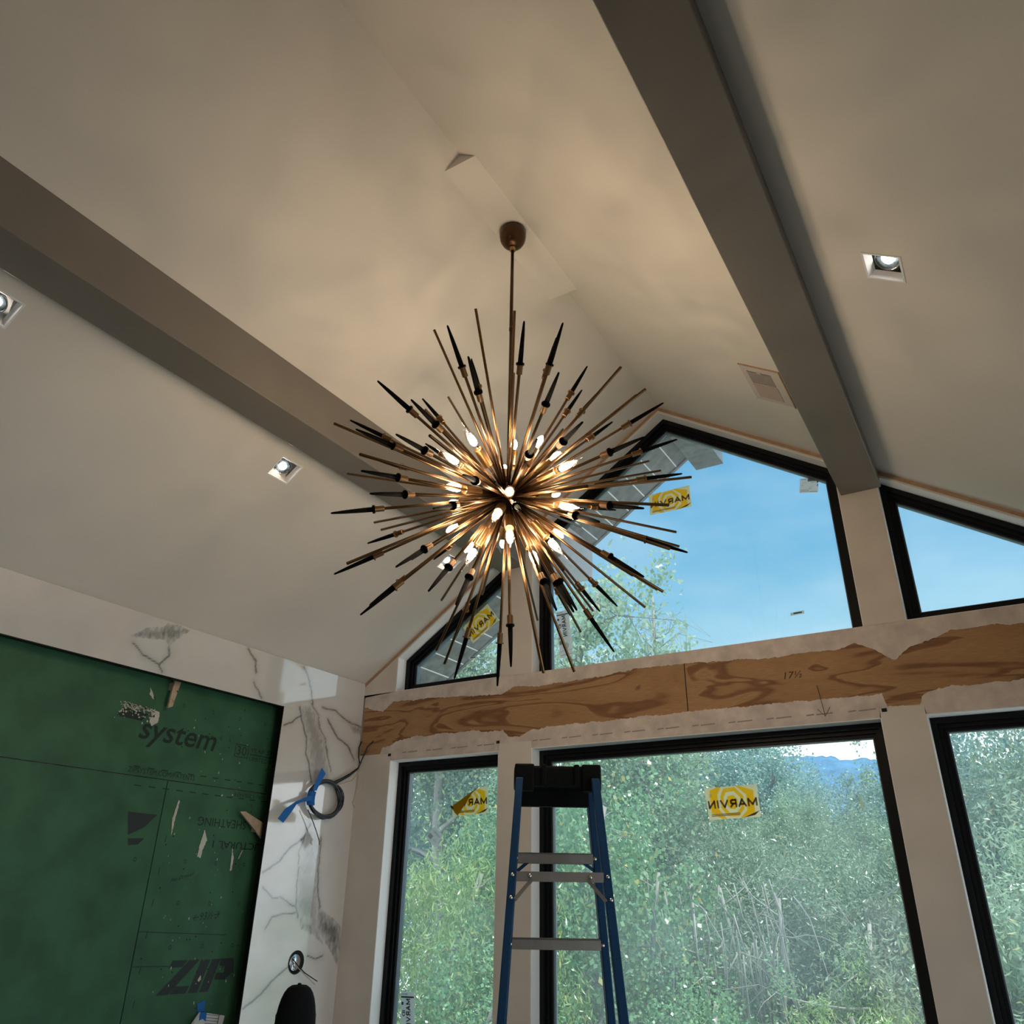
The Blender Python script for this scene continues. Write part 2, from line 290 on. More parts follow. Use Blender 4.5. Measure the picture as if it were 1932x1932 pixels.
WL = {'circ': [(2.565,1.624),(2.853,1.625),(3.046,1.623),(3.239,1.623),(2.856,1.436),(3.049,1.432),(3.243,1.432),(2.857,1.24),(3.049,1.239),(3.244,1.235),(2.481,2.384),(2.667,2.382),(2.859,2.381),(3.049,2.379),(3.239,2.381)], 'ticks': [(2.712,1.724),(2.709,1.577),(2.709,1.437),(2.71,1.299),(2.712,1.154),(2.713,1.013)], 'blob': [(2.347,2.333),(2.42,2.337),(2.504,2.324),(2.53,2.319),(2.533,2.27),(2.499,2.247),(2.406,2.269),(2.362,2.274)], 'blob2': [(2.448,2.434),(2.471,2.406),(2.483,2.373),(2.453,2.396)], 'st1': [(2.745,1.912),(2.753,1.906),(2.745,1.81),(2.741,1.738),(2.729,1.821)], 'st2': [(2.938,1.783),(2.964,1.731),(2.948,1.684),(2.944,1.644),(2.921,1.65),(2.925,1.709)], 'st3': [(3.14,1.703),(3.158,1.657),(3.158,1.593),(3.147,1.589)], 'st4': [(3.212,1.694),(3.192,1.652)], 'st5': [(3.066,1.11),(3.074,1.091),(3.062,1.08),(3.054,1.09)], 'zl1': [(2.473,1.833),(2.638,1.831),(2.58,1.769),(2.499,1.729)], 'zl2': [(2.503,1.714),(2.592,1.72),(2.565,1.69),(2.511,1.684)], 'z1': [(2.886,1.183),(2.976,1.18),(2.948,1.152),(2.87,1.151)], 'z2': [(2.984,1.18),(3.047,1.178),(2.892,1.038),(2.824,1.04)], 'z3': [(2.927,1.07),(3.01,1.068),(2.993,1.036),(2.898,1.039)], 'i1': [(3.057,1.179),(3.114,1.176),(3.063,1.035),(3.008,1.036)], 'p1': [(3.124,1.177),(3.179,1.177),(3.129,1.034),(3.076,1.035)], 'p2': [(3.182,1.177),(3.263,1.177),(3.271,1.141),(3.176,1.145)], 'p3': [(3.211,1.145),(3.271,1.141),(3.273,1.108),(3.214,1.112)], 'p4': [(3.165,1.115),(3.264,1.109),(3.225,1.08),(3.156,1.085)], 'shim1': [(2.551,2.497),(2.589,2.497),(2.571,2.397),(2.565,2.353),(2.539,2.34),(2.542,2.42)], 'shim2': [(3.113,1.885),(3.151,1.888),(3.3,1.835),(3.296,1.756)], 'paper': [(3.083,0.952),(3.12,0.946),(3.245,0.922),(3.237,0.887),(3.037,0.907)], 'tape': [(3.074,0.989),(3.12,0.994),(3.127,0.948),(3.083,0.951),(3.129,0.908),(3.088,0.916)], 'tail1': [(3.582,2.169),(3.616,2.138),(3.565,2.061),(3.537,2.051)], 'tail2': [(3.558,2.016),(3.502,1.996),(3.412,1.961),(3.332,1.912),(3.288,1.859),(3.328,1.84),(3.415,1.945),(3.554,1.981)], 'cable': [(3.782,2.114),(3.873,2.168),(3.947,2.241)], 'wire1': [(3.93,2.167),(3.928,2.068),(3.92,2.02),(3.921,1.988)], 'wire2': [(3.535,1.927),(3.585,1.868),(3.631,1.805),(3.659,1.76)]}
# chandelier: unit direction and length of every spiked rod, plain rod and lamp arm
SPIKES = [(0.181,-0.854,0.489,0.7),(0.355,-0.913,0.2,0.7),(-0.236,-0.069,0.969,0.7),(-0.114,-0.973,0.202,0.7),(0.117,-0.993,0.006,0.7),(-0.592,-0.069,0.803,0.7),(-0.736,-0.507,0.448,0.7),(-0.211,-0.977,-0.033,0.7),(0.044,-0.988,-0.146,0.7),(-0.739,0.172,0.651,0.7),(-0.892,-0.108,0.439,0.7),(-0.172,-0.953,-0.25,0.7),(0.328,-0.87,-0.368,0.7),(0.503,-0.703,-0.502,0.7),(0.616,-0.756,-0.222,0.7),(0.768,-0.63,-0.117,0.7),(0.371,0.609,0.701,0.7),(0.173,-0.859,-0.482,0.7),(0.742,-0.441,-0.505,0.7),(0.52,-0.711,0.474,0.7),(0.645,-0.56,0.52,0.7),(0.314,-0.006,0.949,0.7),(0.697,-0.707,0.118,0.7),(0.38,0.253,0.889,0.7),(0.257,0.426,0.868,0.7),(0.386,0.42,0.821,0.7),(0.815,0.29,0.503,0.7),(0.932,-0.35,-0.094,0.7),(0.82,0.45,0.352,0.7),(0.789,0.579,0.205,0.7),(-0.132,-0.923,-0.361,0.7),(-0.464,-0.821,-0.333,0.7),(-0.999,0.015,-0.05,0.7),(-0.732,-0.489,-0.474,0.701),(-0.098,-0.751,-0.654,0.7),(-0.6,-0.406,-0.689,0.7),(-0.875,-0.048,-0.481,0.7),(-0.867,0.498,-0.006,0.7),(0.015,-0.655,-0.756,0.7),(0.109,-0.577,-0.809,0.7),(-0.665,0.492,-0.562,0.7),(-0.331,0.045,-0.943,0.709),(-0.152,0.176,-0.973,0.709),(0.126,-0.143,-0.982,0.7),(0.877,-0.267,-0.399,0.7),(0.223,0.937,0.269,0.7),(0.865,0.315,-0.39,0.7),(0.774,-0.057,-0.63,0.7),(0.219,0.897,-0.385,0.7),(0.095,0.915,-0.391,0.7),(0.347,0.534,-0.771,0.7),(0.531,-0.256,-0.808,0.7),(0.518,-0.261,-0.815,0.7),(-0.106,0.918,-0.383,0.7),(0.469,-0.329,-0.82,0.7)]
PLAIN = [(-0.162,-0.529,0.833,0.7),(0.192,-0.645,0.74,0.7),(-0.626,0.01,0.779,0.7),(-0.499,0.07,0.864,0.7),(0.209,-0.96,-0.189,0.7),(-0.174,-0.969,-0.173,0.7),(-0.92,-0.296,0.256,0.7),(0.442,-0.802,-0.402,0.7),(-0.044,0.973,0.228,0.7),(0.741,-0.551,-0.384,0.7),(0.566,-0.447,-0.692,0.7),(0.868,-0.418,0.267,0.7),(0.621,0.39,0.681,0.7),(0.545,0.722,0.427,0.7),(0.617,0.711,0.336,0.7),(-0.096,0.195,0.976,0.7),(0.266,-0.389,0.882,0.7),(0.011,0.634,0.773,0.7),(-0.994,0.05,0.102,0.7),(-0.99,0.115,0.078,0.7),(-0.43,-0.712,-0.556,0.7),(-0.804,0.522,-0.285,0.7),(-0.663,0.315,-0.679,0.7),(-0.565,0.268,-0.781,0.7),(-0.644,0.737,-0.207,0.7),(0.937,-0.114,-0.331,0.7),(0.695,0.698,-0.175,0.7),(0.876,0.025,-0.482,0.7),(0.763,0.203,-0.614,0.7),(0.752,-0.137,-0.644,0.7),(0.446,0.762,-0.469,0.7),(-0.309,0.866,-0.394,0.7),(0.201,0.032,-0.979,0.7),(-0.174,0.664,-0.727,0.7),(-0.937,0.124,0.325,0.7),(-0.234,0.732,0.64,0.7)]
BULBS = [(0.512,-0.768,-0.385,0.285),(0.272,-0.707,-0.653,0.285),(0.321,-0.443,-0.837,0.285),(-0.558,0.774,-0.3,0.285),(0.338,0.144,-0.93,0.285),(0.594,0.243,-0.767,0.285),(0.329,0.896,-0.297,0.285),(0.925,-0.027,-0.38,0.285),(0.296,0.881,0.37,0.285),(0.98,-0.128,0.152,0.285),(0.565,0.408,0.718,0.285),(0.424,0.169,0.89,0.285),(-0.029,0.199,0.98,0.285),(-0.028,-0.877,0.479,0.285),(-0.306,-0.922,0.238,0.285),(-0.218,-0.948,-0.231,0.285),(-0.985,0.033,0.171,0.285),(-0.961,0.001,-0.277,0.285),(-0.823,0.253,-0.508,0.285),(-0.408,-0.241,-0.881,0.285),(-0.366,0.471,0.803,0.285)]
# ------------------------------------------------------------------ room shell
def XZ(p, q, t): return Vector((p, t, q))
W_IN, W_OUT = D, D+.17
cols = [(-3.345, -2.53), (-2.308, -.455), (-.27, .545)]          # window bays
posts = [(-3.80, -3.345), (-2.53, -2.308), (-.455, -.27), (.545, 1.0)]
TOPGAP = .036
gw = MB()
for a, b in posts:
    gw.prism([(a, FZ-.2), (b, FZ-.2), (b, 2.29), (a, 2.29)], XZ, W_IN, W_OUT)
    gw.prism([(a, 2.685), (b, 2.685), (b, ceil_z(b)+.02), (a, ceil_z(a)+.02)], XZ, W_IN, W_OUT)
    gw.prism([(a, 2.29), (b, 2.29), (b, 2.685), (a, 2.685)], XZ, W_IN+.012, W_OUT)
for a, b in cols:
    gw.prism([(a, FZ-.2), (b, FZ-.2), (b, -.3), (a, -.3)], XZ, W_IN, W_OUT)
    gw.prism([(a, 2.25), (b, 2.25), (b, 2.625), (a, 2.625)], XZ, W_IN+.012, W_OUT); gw.prism([(a, 2.625), (b, 2.625), (b, 2.685), (a, 2.685)], XZ, W_IN+.012, W_IN+.085 if a == -2.308 else W_OUT)
    xs = [a, RX, b] if a < RX < b else [a, b]
    for p, q in zip(xs, xs[1:]):
        gw.prism([(p, ceil_z(p)-TOPGAP), (q, ceil_z(q)-TOPGAP), (q, ceil_z(q)+.02), (p, ceil_z(p)+.02)], XZ, W_IN, W_OUT)
wall_front = tag(gw.build('wall_front', M_wall), 'gable wall of primed drywall with tall windows and a bare plywood band', kind='structure')
# plywood sheets of the header band
for a, b in ((-3.60, -1.3695), (-1.3645, .99)):
    MB().box(a, b, D+.003, D+.012, 2.28, 2.68).build('plywood_panel', M_ply, wall_front)
MB().box(-1.371, -1.363, D+.0035, D+.011, 2.28, 2.68).build('panel_gap', M_hole, wall_front)
def wob(x, s): return noise.fractal(Vector((x*9, s, 0)), 1, 2, 5)*.010+noise.fractal(Vector((x*60, s, 5)), 1, 2, 4)*.006
def interp(c, x):
    for (a, p), (b, q) in zip(c, c[1:]):
        if a <= x <= b: return p+(q-p)*(x-a)/(b-a)
    return c[0][1] if x < c[0][0] else c[-1][1]
def strip(curve, far, name, seed, x0=-3.60, x1=.99):
    m = MB(); n = int((x1-x0)/.007); prev = None
    for i in range(n+1):
        x = x0+(x1-x0)*i/n; z = interp(curve, x)+wob(x, seed); f = far(x)
        if abs(z-f) < .004: z = f+.004*(1 if seed > 5 else -1)
        if (seed > 5 and z < f) or (seed < 5 and z > f): z = f
        cur = [Vector((x, D, z)), Vector((x, D, f)), Vector((x, D+.0028, z))]
        if prev: m.add([prev[0], prev[1], cur[1], cur[0]], [(0, 1, 2, 3)]); m.add([prev[0], cur[0], cur[2], prev[2]], [(0, 1, 2, 3)])
        prev = cur
    return m.build(name, M_mud, wall_front)
topc = PLYTOP+[(-.29, 2.55), (-.1, 2.61), (.6, 2.60), (1, 2.61)]
botc = [(-3.6, 2.291), (-3.43, 2.291)]+PLYBOT[:-2]+[(-.428, 2.357), (-.424, 2.293), (-.28, 2.293), (-.27, 2.33), (-.2, 2.36), (.5, 2.36), (1, 2.3)]
def in_bay(x): return any(a <= x <= b for a, b in cols)
strip(topc, lambda x: 2.686, 'joint_compound', 1)
strip(botc, lambda x: 2.25 if in_bay(x) else 2.29, 'joint_compound', 9)
# tan unfinished strip under the ceiling, dark corner gaps and printed marks of the drywall paper
for s in (-1, 1):
    xe = -3.611 if s < 0 else XR
    m = MB(); m.prism([(RX, RZ-.004), (xe, ceil_z(xe)-.004), (xe, ceil_z(xe)-.026), (RX, RZ-.026)], XZ, D-.003, D)
    m.build('tan_strip', M_tan, wall_front)
for x, z in ((-3.362, 2.283), (-2.545, 2.30), (-.447, 2.283)): MB().box(x, x+.022, D-.002, D, z-.008, z+.008).build('corner_gap', M_hole, wall_front)
m = MB(); x = -3.25
while x < -.5:
    if in_bay(x) and in_bay(x+.12):
        for a, l in ((0, .035), (.045, .075)): m.add([(x+a, D-.0006, 2.287), (x+a+l, D-.0006, 2.289), (x+a+l, D-.0006, 2.295), (x+a, D-.0006, 2.293)], [(0, 1, 2, 3)])
    x += .19
tag(m.build('printed_marks', mat('faint_print', (.30, .25, .22), .8), wall_front), kind='stuff')
m = MB(); fit_text(m, '17½', lambda u, v: (u, D+.0022, v), -.86, 2.475, .085, .035, shear=.2)
m.tube([(-.712, D+.002, 2.43), (-.70, D-.001, 2.33), (-.695, D-.001, 2.28)], .0012, 4); m.tube([(-.725, D-.001, 2.315), (-.695, D-.001, 2.28), (-.668, D-.001, 2.32)], .0012, 4)
m.build('pencil_note', M_pencil, wall_front)

# ceiling: both slopes, cut round the recessed lights
CANS = [(-2.781, -2.689, 2.208, 2.330), (-2.781, -2.689, 3.597, 3.722), (-2.781, -2.689, .82, .942), (-.043, .049, 2.160, 2.280), (-.043, .049, -.25, -.13)]  # the farthest from the gable on each slope is added for fill
cm = MB()
for s in (-1, 1):
    x0, x1 = (XL-.15, RX) if s < 0 else (RX, XR+.15)
    cans = [c for c in CANS if x0 < c[0] < x1]
    xc = sorted({x0, x1, *[c[0] for c in cans], *[c[1] for c in cans]}); yc = sorted({BACK, W_OUT, *[c[2] for c in cans], *[c[3] for c in cans]})
    for a, b in zip(xc, xc[1:]):
        for p, q in zip(yc, yc[1:]):
            if any(c[0]-1e-6 <= a and b <= c[1]+1e-6 and c[2]-1e-6 <= p and q <= c[3]+1e-6 for c in cans): continue
            cm.prism([(a, ceil_z(a)), (b, ceil_z(b)), (b, ceil_z(b)+.16), (a, ceil_z(a)+.16)], XZ, p, q)
tag(cm.build('ceiling', M_ceil), 'vaulted primed drywall ceiling rising to a ridge', kind='structure')
# flat strip boxed in under the ridge
m = MB(); hb = .052/K
m.prism([(RX-hb, RZ-.052), (RX+hb, RZ-.052), (RX, RZ+.002)], XZ, 1.795, 2.705)
tag(m.build('trim_1', M_ceil), 'flat boxed strip under the ridge carrying the chandelier canopy', kind='structure')
# the two beams along the slopes
for i, (a, b) in enumerate(((-2.55, -2.355), (-.445, -.25))):
    m = MB(); zb = 3.377 if i == 0 else 3.391
    m.prism([(a, zb), (b, zb), (b, ceil_z(b)+.01), (a, ceil_z(a)+.01)], XZ, BACK+.01, D-.001)
    tag(m.build('trim_%d' % (2+i), M_beam, bevel=.003), ('greige boxed beam along the left ceiling slope', 'greige boxed beam along the right ceiling slope')[i], kind='structure')
tag(MB().box(XL-.3, XR+.2, BACK-.1, D+.17, FZ-.1, FZ).build('floor', M_floor), 'plywood subfloor', kind='structure')
rw = MB(); rw.box(XR, XR+.15, BACK, .9, FZ, 2.79); rw.box(XR, XR+.15, 3.5, D, FZ, 2.79); rw.box(XR, XR+.15, .9, 3.5, 2.2, 2.79)
tag(rw.build('wall_right', M_wall), kind='structure')
bw = MB(); DX0, DX1, DT = -2.1, -.9, 1.5  # unseen opening in the back wall, sized for the fill it lets in
bw.prism([(XL-.15, FZ), (DX0, FZ), (DX0, ceil_z(DX0)), (XL-.15, ceil_z(XL-.15))], XZ, BACK-.1, BACK); bw.prism([(DX1, FZ), (XR+.15, FZ), (XR+.15, ceil_z(XR+.15)), (DX1, ceil_z(DX1))], XZ, BACK-.1, BACK)
bw.prism([(DX0, DT), (DX1, DT), (DX1, ceil_z(DX1)), (RX, RZ), (DX0, ceil_z(DX0))], XZ, BACK-.1, BACK)
tag(bw.build('wall_back', M_wall), kind='structure')
# ------------------------------------------------------------------ left wall: marble surround round a recess with green sheathing
lw = MB(); lw.box(XL-.14, XL, BACK, .2, FZ, 2.79); lw.box(XL-.20, XL-.135, .2, D, FZ, 2.80); lw.box(XL-.135, XL-.021, 3.36, D, FZ, 2.5); lw.box(XL-.135, XL-.021, .2, D, 2.55, 2.775); lw.box(XL-.135, XL-.021, .2, .9, FZ, 2.55)
wall_left = tag(lw.build('wall_left', M_wall), 'left wall with marble slabs round a recess of green sheathing', kind='structure')
def stone_colour(P):
    """marble colours at points P (n,2)=(y,z): white ground, grey drifts and thin dark veins"""
    n = len(P); col = np.empty((n, 4), np.float32); d1 = np.full(n, 9.); dp = np.zeros(n)
    jit = np.array([noise.fractal(Vector((p[0]*22, p[1]*22, 1)), 1, 2, 4) for p in P]); j2 = np.array([noise.fractal(Vector((p[0]*7, p[1]*7, 9)), 1, 2, 3) for p in P]); j3 = np.array([noise.fractal(Vector((p[0]*60, p[1]*25, 4)), 1, 2, 3) for p in P])
    Q = P+np.stack([jit*.007, j2*.012], 1)
    wv = np.zeros(n)
    for k, v in enumerate(VEINS):
        wd = .0052+.0025*((k*7) % 3)/2
        for a, b in zip(v, v[1:]):
            a = np.array(a); b = np.array(b); t = np.clip(((Q-a)@(b-a))/((b-a)@(b-a)), 0, 1); dd = np.linalg.norm(Q-a-t[:, None]*(b-a), axis=1)
            wv = np.maximum(wv, np.clip(1.2-dd/wd, 0, 1)*.9); wv = np.maximum(wv, np.exp(-dd/.014)*.32)
    for k, poly in enumerate(PATCH):
        poly = np.array(poly); ins = np.zeros(n, bool); m2 = len(poly); ed = np.full(n, 9.)
        for i in range(m2):
            a, b = poly[i], poly[(i+1) % m2]
            c = ((a[1] > Q[:, 1]) != (b[1] > Q[:, 1])) & (Q[:, 0] < (b[0]-a[0])*(Q[:, 1]-a[1])/(b[1]-a[1]+1e-9)+a[0]); ins ^= c
            t = np.clip(((Q-a)@(b-a))/((b-a)@(b-a)), 0, 1); ed = np.minimum(ed, np.linalg.norm(Q-a-t[:, None]*(b-a), axis=1))
        deep = (.80, .42, .6, .40, .72, .66)[k]
        dp = np.maximum(dp, np.where(ins, deep*np.clip(.35+ed*14+j3*.5, .15, 1.15), 0))
    dark = np.clip(np.maximum(wv, dp)+np.clip(j2*.06, 0, .05), 0, .93)
    base = np.array([.74, .72, .70]); vein = np.array([.065, .07, .075])
    col[:, :3] = base*(1-dark[:, None])+vein*dark[:, None]; col[:, 3] = 1; return col
def slab(name, y0, y1, z0, z1, step):
    ny = int((y1-y0)/step)+1; nzc = int((z1-z0)/step)+1; ys = np.linspace(y0, y1, ny); zs = np.linspace(z0, z1, nzc)
    P = np.array([(y, z) for z in zs for y in ys]); vs = np.zeros((len(P), 3)); vs[:, 0] = XL; vs[:, 1:] = P
    fs = [(j*ny+i, j*ny+i+1, (j+1)*ny+i+1, (j+1)*ny+i) for j in range(nzc-1) for i in range(ny-1)]
    bk = [(XL-.02, y, z) for z in (z0, z1) for y in (y0, y1)]; o = len(P); c = [0, ny-1, (nzc-1)*ny, nzc*ny-1]
    fs += [(o, o+2, o+3, o+1), tuple(range(ny))+(o+1, o), tuple((nzc-1)*ny+i for i in range(ny))[::-1]+(o+2, o+3), tuple(j*ny for j in range(nzc))[::-1]+(o, o+2), tuple(j*ny+ny-1 for j in range(nzc))+(o+3, o+1)]
    me = bpy.data.meshes.new(name); me.from_pydata([tuple(v) for v in vs]+bk, [], fs); a = me.color_attributes.new('stone', 'FLOAT_COLOR', 'POINT')
    col = np.vstack([stone_colour(P), np.full((4, 4), .7, np.float32)]); a.data.foreach_set('color', col.ravel()); me.materials.append(M_marble)
    o = bpy.data.objects.new(name, me); return link(o, wall_left)
slab('marble_slab', .2, 3.962, 2.483, 2.763, .007); slab('marble_slab', 3.273, 3.962, FZ, 2.4825, .0065); slab('marble_slab', .2, .9, FZ, 2.4825, .05)
m = MB(); m.box(XL-.03, XL+.001, 3.268, 3.2732, FZ, 2.4835); m.box(XL-.03, XL+.001, .9, 3.2732, 2.478, 2.4832); m.build('edge_trim', M_black, wall_left)
XS = XL-.10
def YZ(u, v): return Vector((XS+.0008, u, v))
pan = [MB().box(XS-.011, XS, .7, 3.45, 2.0015, 2.60).build('sheathing_panel', M_green, wall_left),
       MB().prism([(2.6625, 1.9965), (3.45, 1.9965), (3.45, FZ), (2.672, FZ)], lambda p, q, t: Vector((t, p, q)), XS-.011, XS).build('sheathing_panel', M_green, wall_left),
       MB().prism([(.7, 1.9965), (2.6575, 1.9965), (2.667, FZ), (.7, FZ)], lambda p, q, t: Vector((t, p, q)), XS-.011, XS).build('sheathing_panel', M_green, wall_left)]
def flat(mb, poly, dx=0): mb.add([YZ(*p)+Vector((dx, 0, 0)) for p in poly], [tuple(range(len(poly)))])
top = MB()
fit_text(top, 'system', YZ, 2.44, 2.142, .475, .128, bold=.012, shear=.22); fit_text(top, '®', YZ, 2.93, 2.245, .02, .02)
flat(top, [(2.30, 2.262), (2.44, 2.262), (2.47, 2.30), (2.33, 2.31)])
fit_text(top, '30', YZ, 3.063, 2.185, .07, .048); fit_text(top, 'YEAR SYSTEM', YZ, 3.16, 2.212, .27, .024); fit_text(top, 'LIMITED WARRANTY', YZ, 3.16, 2.163, .36, .024)
for a, b, c, d in ((3.05, 3.145, 2.238, 2.242), (3.05, 3.145, 2.172, 2.176), (3.05, 3.054, 2.172, 2.242), (3.143, 3.147, 2.172, 2.242), (3.16, 3.45, 2.196, 2.201)): flat(top, [(a, c), (b, c), (b, d), (a, d)])
fit_text(top, 'ZIPSYSTEM.COM/PATENTS', YZ, 2.425, 2.014, .395, .025)
for i in range(12): y = 2.45+i*.0805; flat(top, [(y, 2.041), (y+.038, 2.041), (y+.038, 2.046), (y, 2.046)])
low = MB()
for i in range(11): y = 2.475+i*.0815; flat(low, [(y, 1.954), (y+.04, 1.954), (y+.04, 1.959), (y, 1.959)])
fit_text(low, 'ESRs 1473,1474', YZ, 3.096, 1.966, .22, .022, rot180=True)
fit_text(low, 'WALL SHEATHING', YZ, 2.888, 1.80, .50, .043, rot180=True); fit_text(low, 'STRUCTURAL 1', YZ, 3.006, 1.698, .44, .036, bold=.012, rot180=True)
fit_text(low, 'No Drywall', lambda u, v: YZ(u, v+(u-2.79)*.28), 2.79, 1.521, .13, .024, shear=.3)
fit_text(low, '←93½→', lambda u, v: YZ(u, v+(u-2.96)*.1), 2.962, 1.350, .165, .035, shear=.15)
ring_pts = [(math.cos(k*math.pi/4), math.sin(k*math.pi/4)) for k in range(8)]
def ring(mb, y, z, r): mb.add([YZ(y+c*r*k, z+s*r*k*1.25) for k in (1, .7) for c, s in ring_pts], [(i, (i+1) % 8, 8+(i+1) % 8, 8+i) for i in range(8)])
for i, (y, z) in enumerate(WL['circ']): ring(top if z > 2 else low, y, z, .0085)
for y, z in WL['ticks']: flat(low, [(y-.002, z-.016), (y+.002, z-.016), (y+.005, z+.016), (y+.001, z+.016)])
for a, b in (((2.668, 1.311), (3.19, 1.283)), ((2.668, 1.166), (2.87, 1.157))): flat(low, [a, b, (b[0], b[1]+.003), (a[0], a[1]+.003)])
tag(top.build('printed_lettering', M_ink, pan[0]), kind='stuff'); tag(low.build('printed_lettering', M_ink, pan[1]), kind='stuff')
lg = MB()
for k in ('z1', 'z2', 'z3', 'i1', 'p1', 'p2', 'p3', 'p4'): flat(lg, WL[k])
tag(lg.build('striped_logo', M_ink2, pan[1]), kind='stuff'); lg = MB()
for k in ('zl1', 'zl2'): flat(lg, WL[k])
tag(lg.build('striped_logo', M_ink2, pan[2]), kind='stuff')
m = MB()
for _ in range(46):
    y, z = rng.uniform(2.7, 3.3), rng.uniform(.9, 2.45); m.add([YZ(y+c*.0035, z+s*.0035)+Vector((.0004, 0, 0)) for c, s in ring_pts], [tuple(range(8))])
tag(m.build('nail_head', M_hole, pan[1]), kind='stuff')
def splat(poly, parent, dx=.0012, rag=.006):
    c = np.mean(poly, 0); o = []
    for a, b in zip(poly, poly[1:]+poly[:1]):
        k = max(2, int(math.dist(a, b)/.007))
        for i in range(k): t = i/k; o.append((a[0]+(b[0]-a[0])*t+rng.normal(0, rag*.35), a[1]+(b[1]-a[1])*t+rng.normal(0, rag*.35)))
    mb = MB(); flat(mb, o, dx); return mb.build('plaster_smear', M_splat, parent)
for k in ('st1', 'st2', 'st3', 'st5'): splat(WL[k], pan[1], rag=.003)
splat([(3.19, 1.652), (3.194, 1.65), (3.214, 1.694), (3.21, 1.696)], pan[1], rag=.001); splat(WL['blob2'], pan[0], rag=.004)
splat([(2.47, 2.33), (2.505, 2.325), (2.531, 2.319), (2.534, 2.27), (2.50, 2.246), (2.485, 2.265), (2.49, 2.30)], pan[0], rag=.004)
sm = MB()
for _ in range(150):
    t = rng.beta(1.2, 1.5); y = 2.30+.21*t+rng.normal(0, .008); z = 2.335-.005*t-rng.exponential(.022)
    if z < 2.25: continue
    r = rng.uniform(.002, .0075); a0 = rng.uniform(0, 6); sm.add([YZ(y+math.cos(a0+k*1.05)*r*rng.uniform(.5, 1.2), z+math.sin(a0+k*1.05)*r*rng.uniform(.4, 1))+Vector((.0012, 0, 0)) for k in range(6)], [tuple(range(6))])
tag(sm.build('plaster_smear', M_splat, pan[0]), kind='stuff'); sm = MB()
for _ in range(60):
    y, z = rng.uniform(2.72, 3.3), rng.uniform(.95, 2.4); r = rng.uniform(.001, .0045); sm.add([YZ(y+c*r*rng.uniform(.4, 1), z+s*r*rng.uniform(.8, 2.6))+Vector((.0012, 0, 0)) for c, s in ring_pts], [tuple(range(8))])
tag(sm.build('plaster_fleck', M_splat, pan[1]), kind='stuff')
# wooden shims left in the recess
def YZX(p, q, t): return Vector((t, p, q))
o = MB().prism(WL['shim1'], YZX, XL-.062, XL-.05).build('wood_shim', M_wood); tag(o, 'pale wooden shim hanging from the top edge of the green recess', 'shim', 'wooden shims in the recess')
MB().box(XL-.0505, XL-.0495, 2.556, 2.568, 2.372, 2.386).build('knot', M_tan, o); MB().box(XL-.0505, XL-.0495, 2.571, 2.577, 2.43, 2.437).build('nail_hole', M_hole, o)
MB().box(XL-.099, XL-.062, 2.552, 2.585, 2.44, 2.478).build('block', M_wood, o)
o = MB().prism(WL['shim2'], YZX, XL-.062, XL-.05).build('wood_shim', M_wood); tag(o, 'triangular wooden shim wedged against the marble edge of the recess', 'shim', 'wooden shims in the recess')
MB().box(XL-.099, XL-.062, 3.25, 3.275, 1.79, 1.83).build('block', M_wood, o)
# paper held by blue tape at the bottom of the recess
o = MB().prism([(3.083, .952), (3.12, .946), (3.245, .922), (3.225, .80), (3.02, .80), (3.04, .90)], YZX, XS+.018, XS+.0195).build('paper_sheet', M_paper); tag(o, 'white printed sheet taped to the green sheathing', 'paper')
m = MB()
for z in (.925, .912, .900, .888): m.add([(XS+.0202, 3.125, z+.012), (XS+.0202, 3.205, z), (XS+.0202, 3.205, z+.002), (XS+.0202, 3.125, z+.014)], [(0, 1, 2, 3)])
m.add([(XS+.0202, 3.207, .932), (XS+.0202, 3.211, .931), (XS+.0202, 3.201, .83), (XS+.0202, 3.197, .83)], [(0, 1, 2, 3)])
tag(m.build('printed_lines', M_ink, o), kind='stuff')
MB().prism([(3.083, .952), (3.045, .90), (3.02, .86), (2.99, .80), (3.025, .80)], YZX, XS+.026, XS+.0275).build('curled_edge', M_paper, o)
m = MB(); tp = WL['tape']; m.prism([tp[0], (3.098, .992), (3.104, .998), tp[1], tp[2], tp[3]], YZX, XS+.002, XS+.003); m.prism([tp[3], tp[2], tp[4], (3.108, .922), tp[5]], YZX, XS+.020, XS+.0215)
tag(m.build('tape_strip', M_tape), 'blue masking tape strip holding the white sheet', 'tape')
# coil of cable hanging on the marble
cc = Vector((XL+.035, 3.672, 2.0)); coil = empty('cable_coil', cc); tag(coil, 'coil of dark cable bound with blue tape on the marble', 'cable')
inv = Matrix.Translation(-cc)
for k in range(15):
    ry, rz, ph = .122+.024*((k*5) % 7)/7, .094+.020*((k*3) % 5)/5, k*.7; dx = .006*math.sin(k*2.1); oy = .006*math.sin(k*1.7)
    pts = [Vector((dx+.006*math.sin(3*t+ph), oy+ry*math.cos(t), rz*math.sin(t)+.004*math.sin(2*t+ph))) for t in np.linspace(0, 2*math.pi, 33)]
    MB().tube(pts, .0042, 6).build('loop', (M_cable, M_cableg, M_cable)[k % 3], coil)
def P3(y, z, dx): return Vector((XL+dx, y, z))-cc
for k in range(3):
    j = k*.008; MB().tube([P3(3.73, 2.09+j, .03), P3(3.79, 2.118+j*.8, .03), P3(3.86, 2.158+j*.7, .035), P3(3.915, 2.205+j*.4, .05), Vector((-3.535, 3.955, 2.345+j*.2))-cc, Vector((-3.495, 3.97, 2.385))-cc], .0042, 6).build('lead', (M_cable, M_cableg, M_cable)[k], coil)
MB().tube([P3(3.73, 2.085, .04), P3(3.80, 2.105, .04), P3(3.87, 2.13, .05), P3(3.925, 2.19, .05), Vector((-3.54, 3.93, 2.25))-cc], .003, 6).build('cream_wire', M_wire, coil)
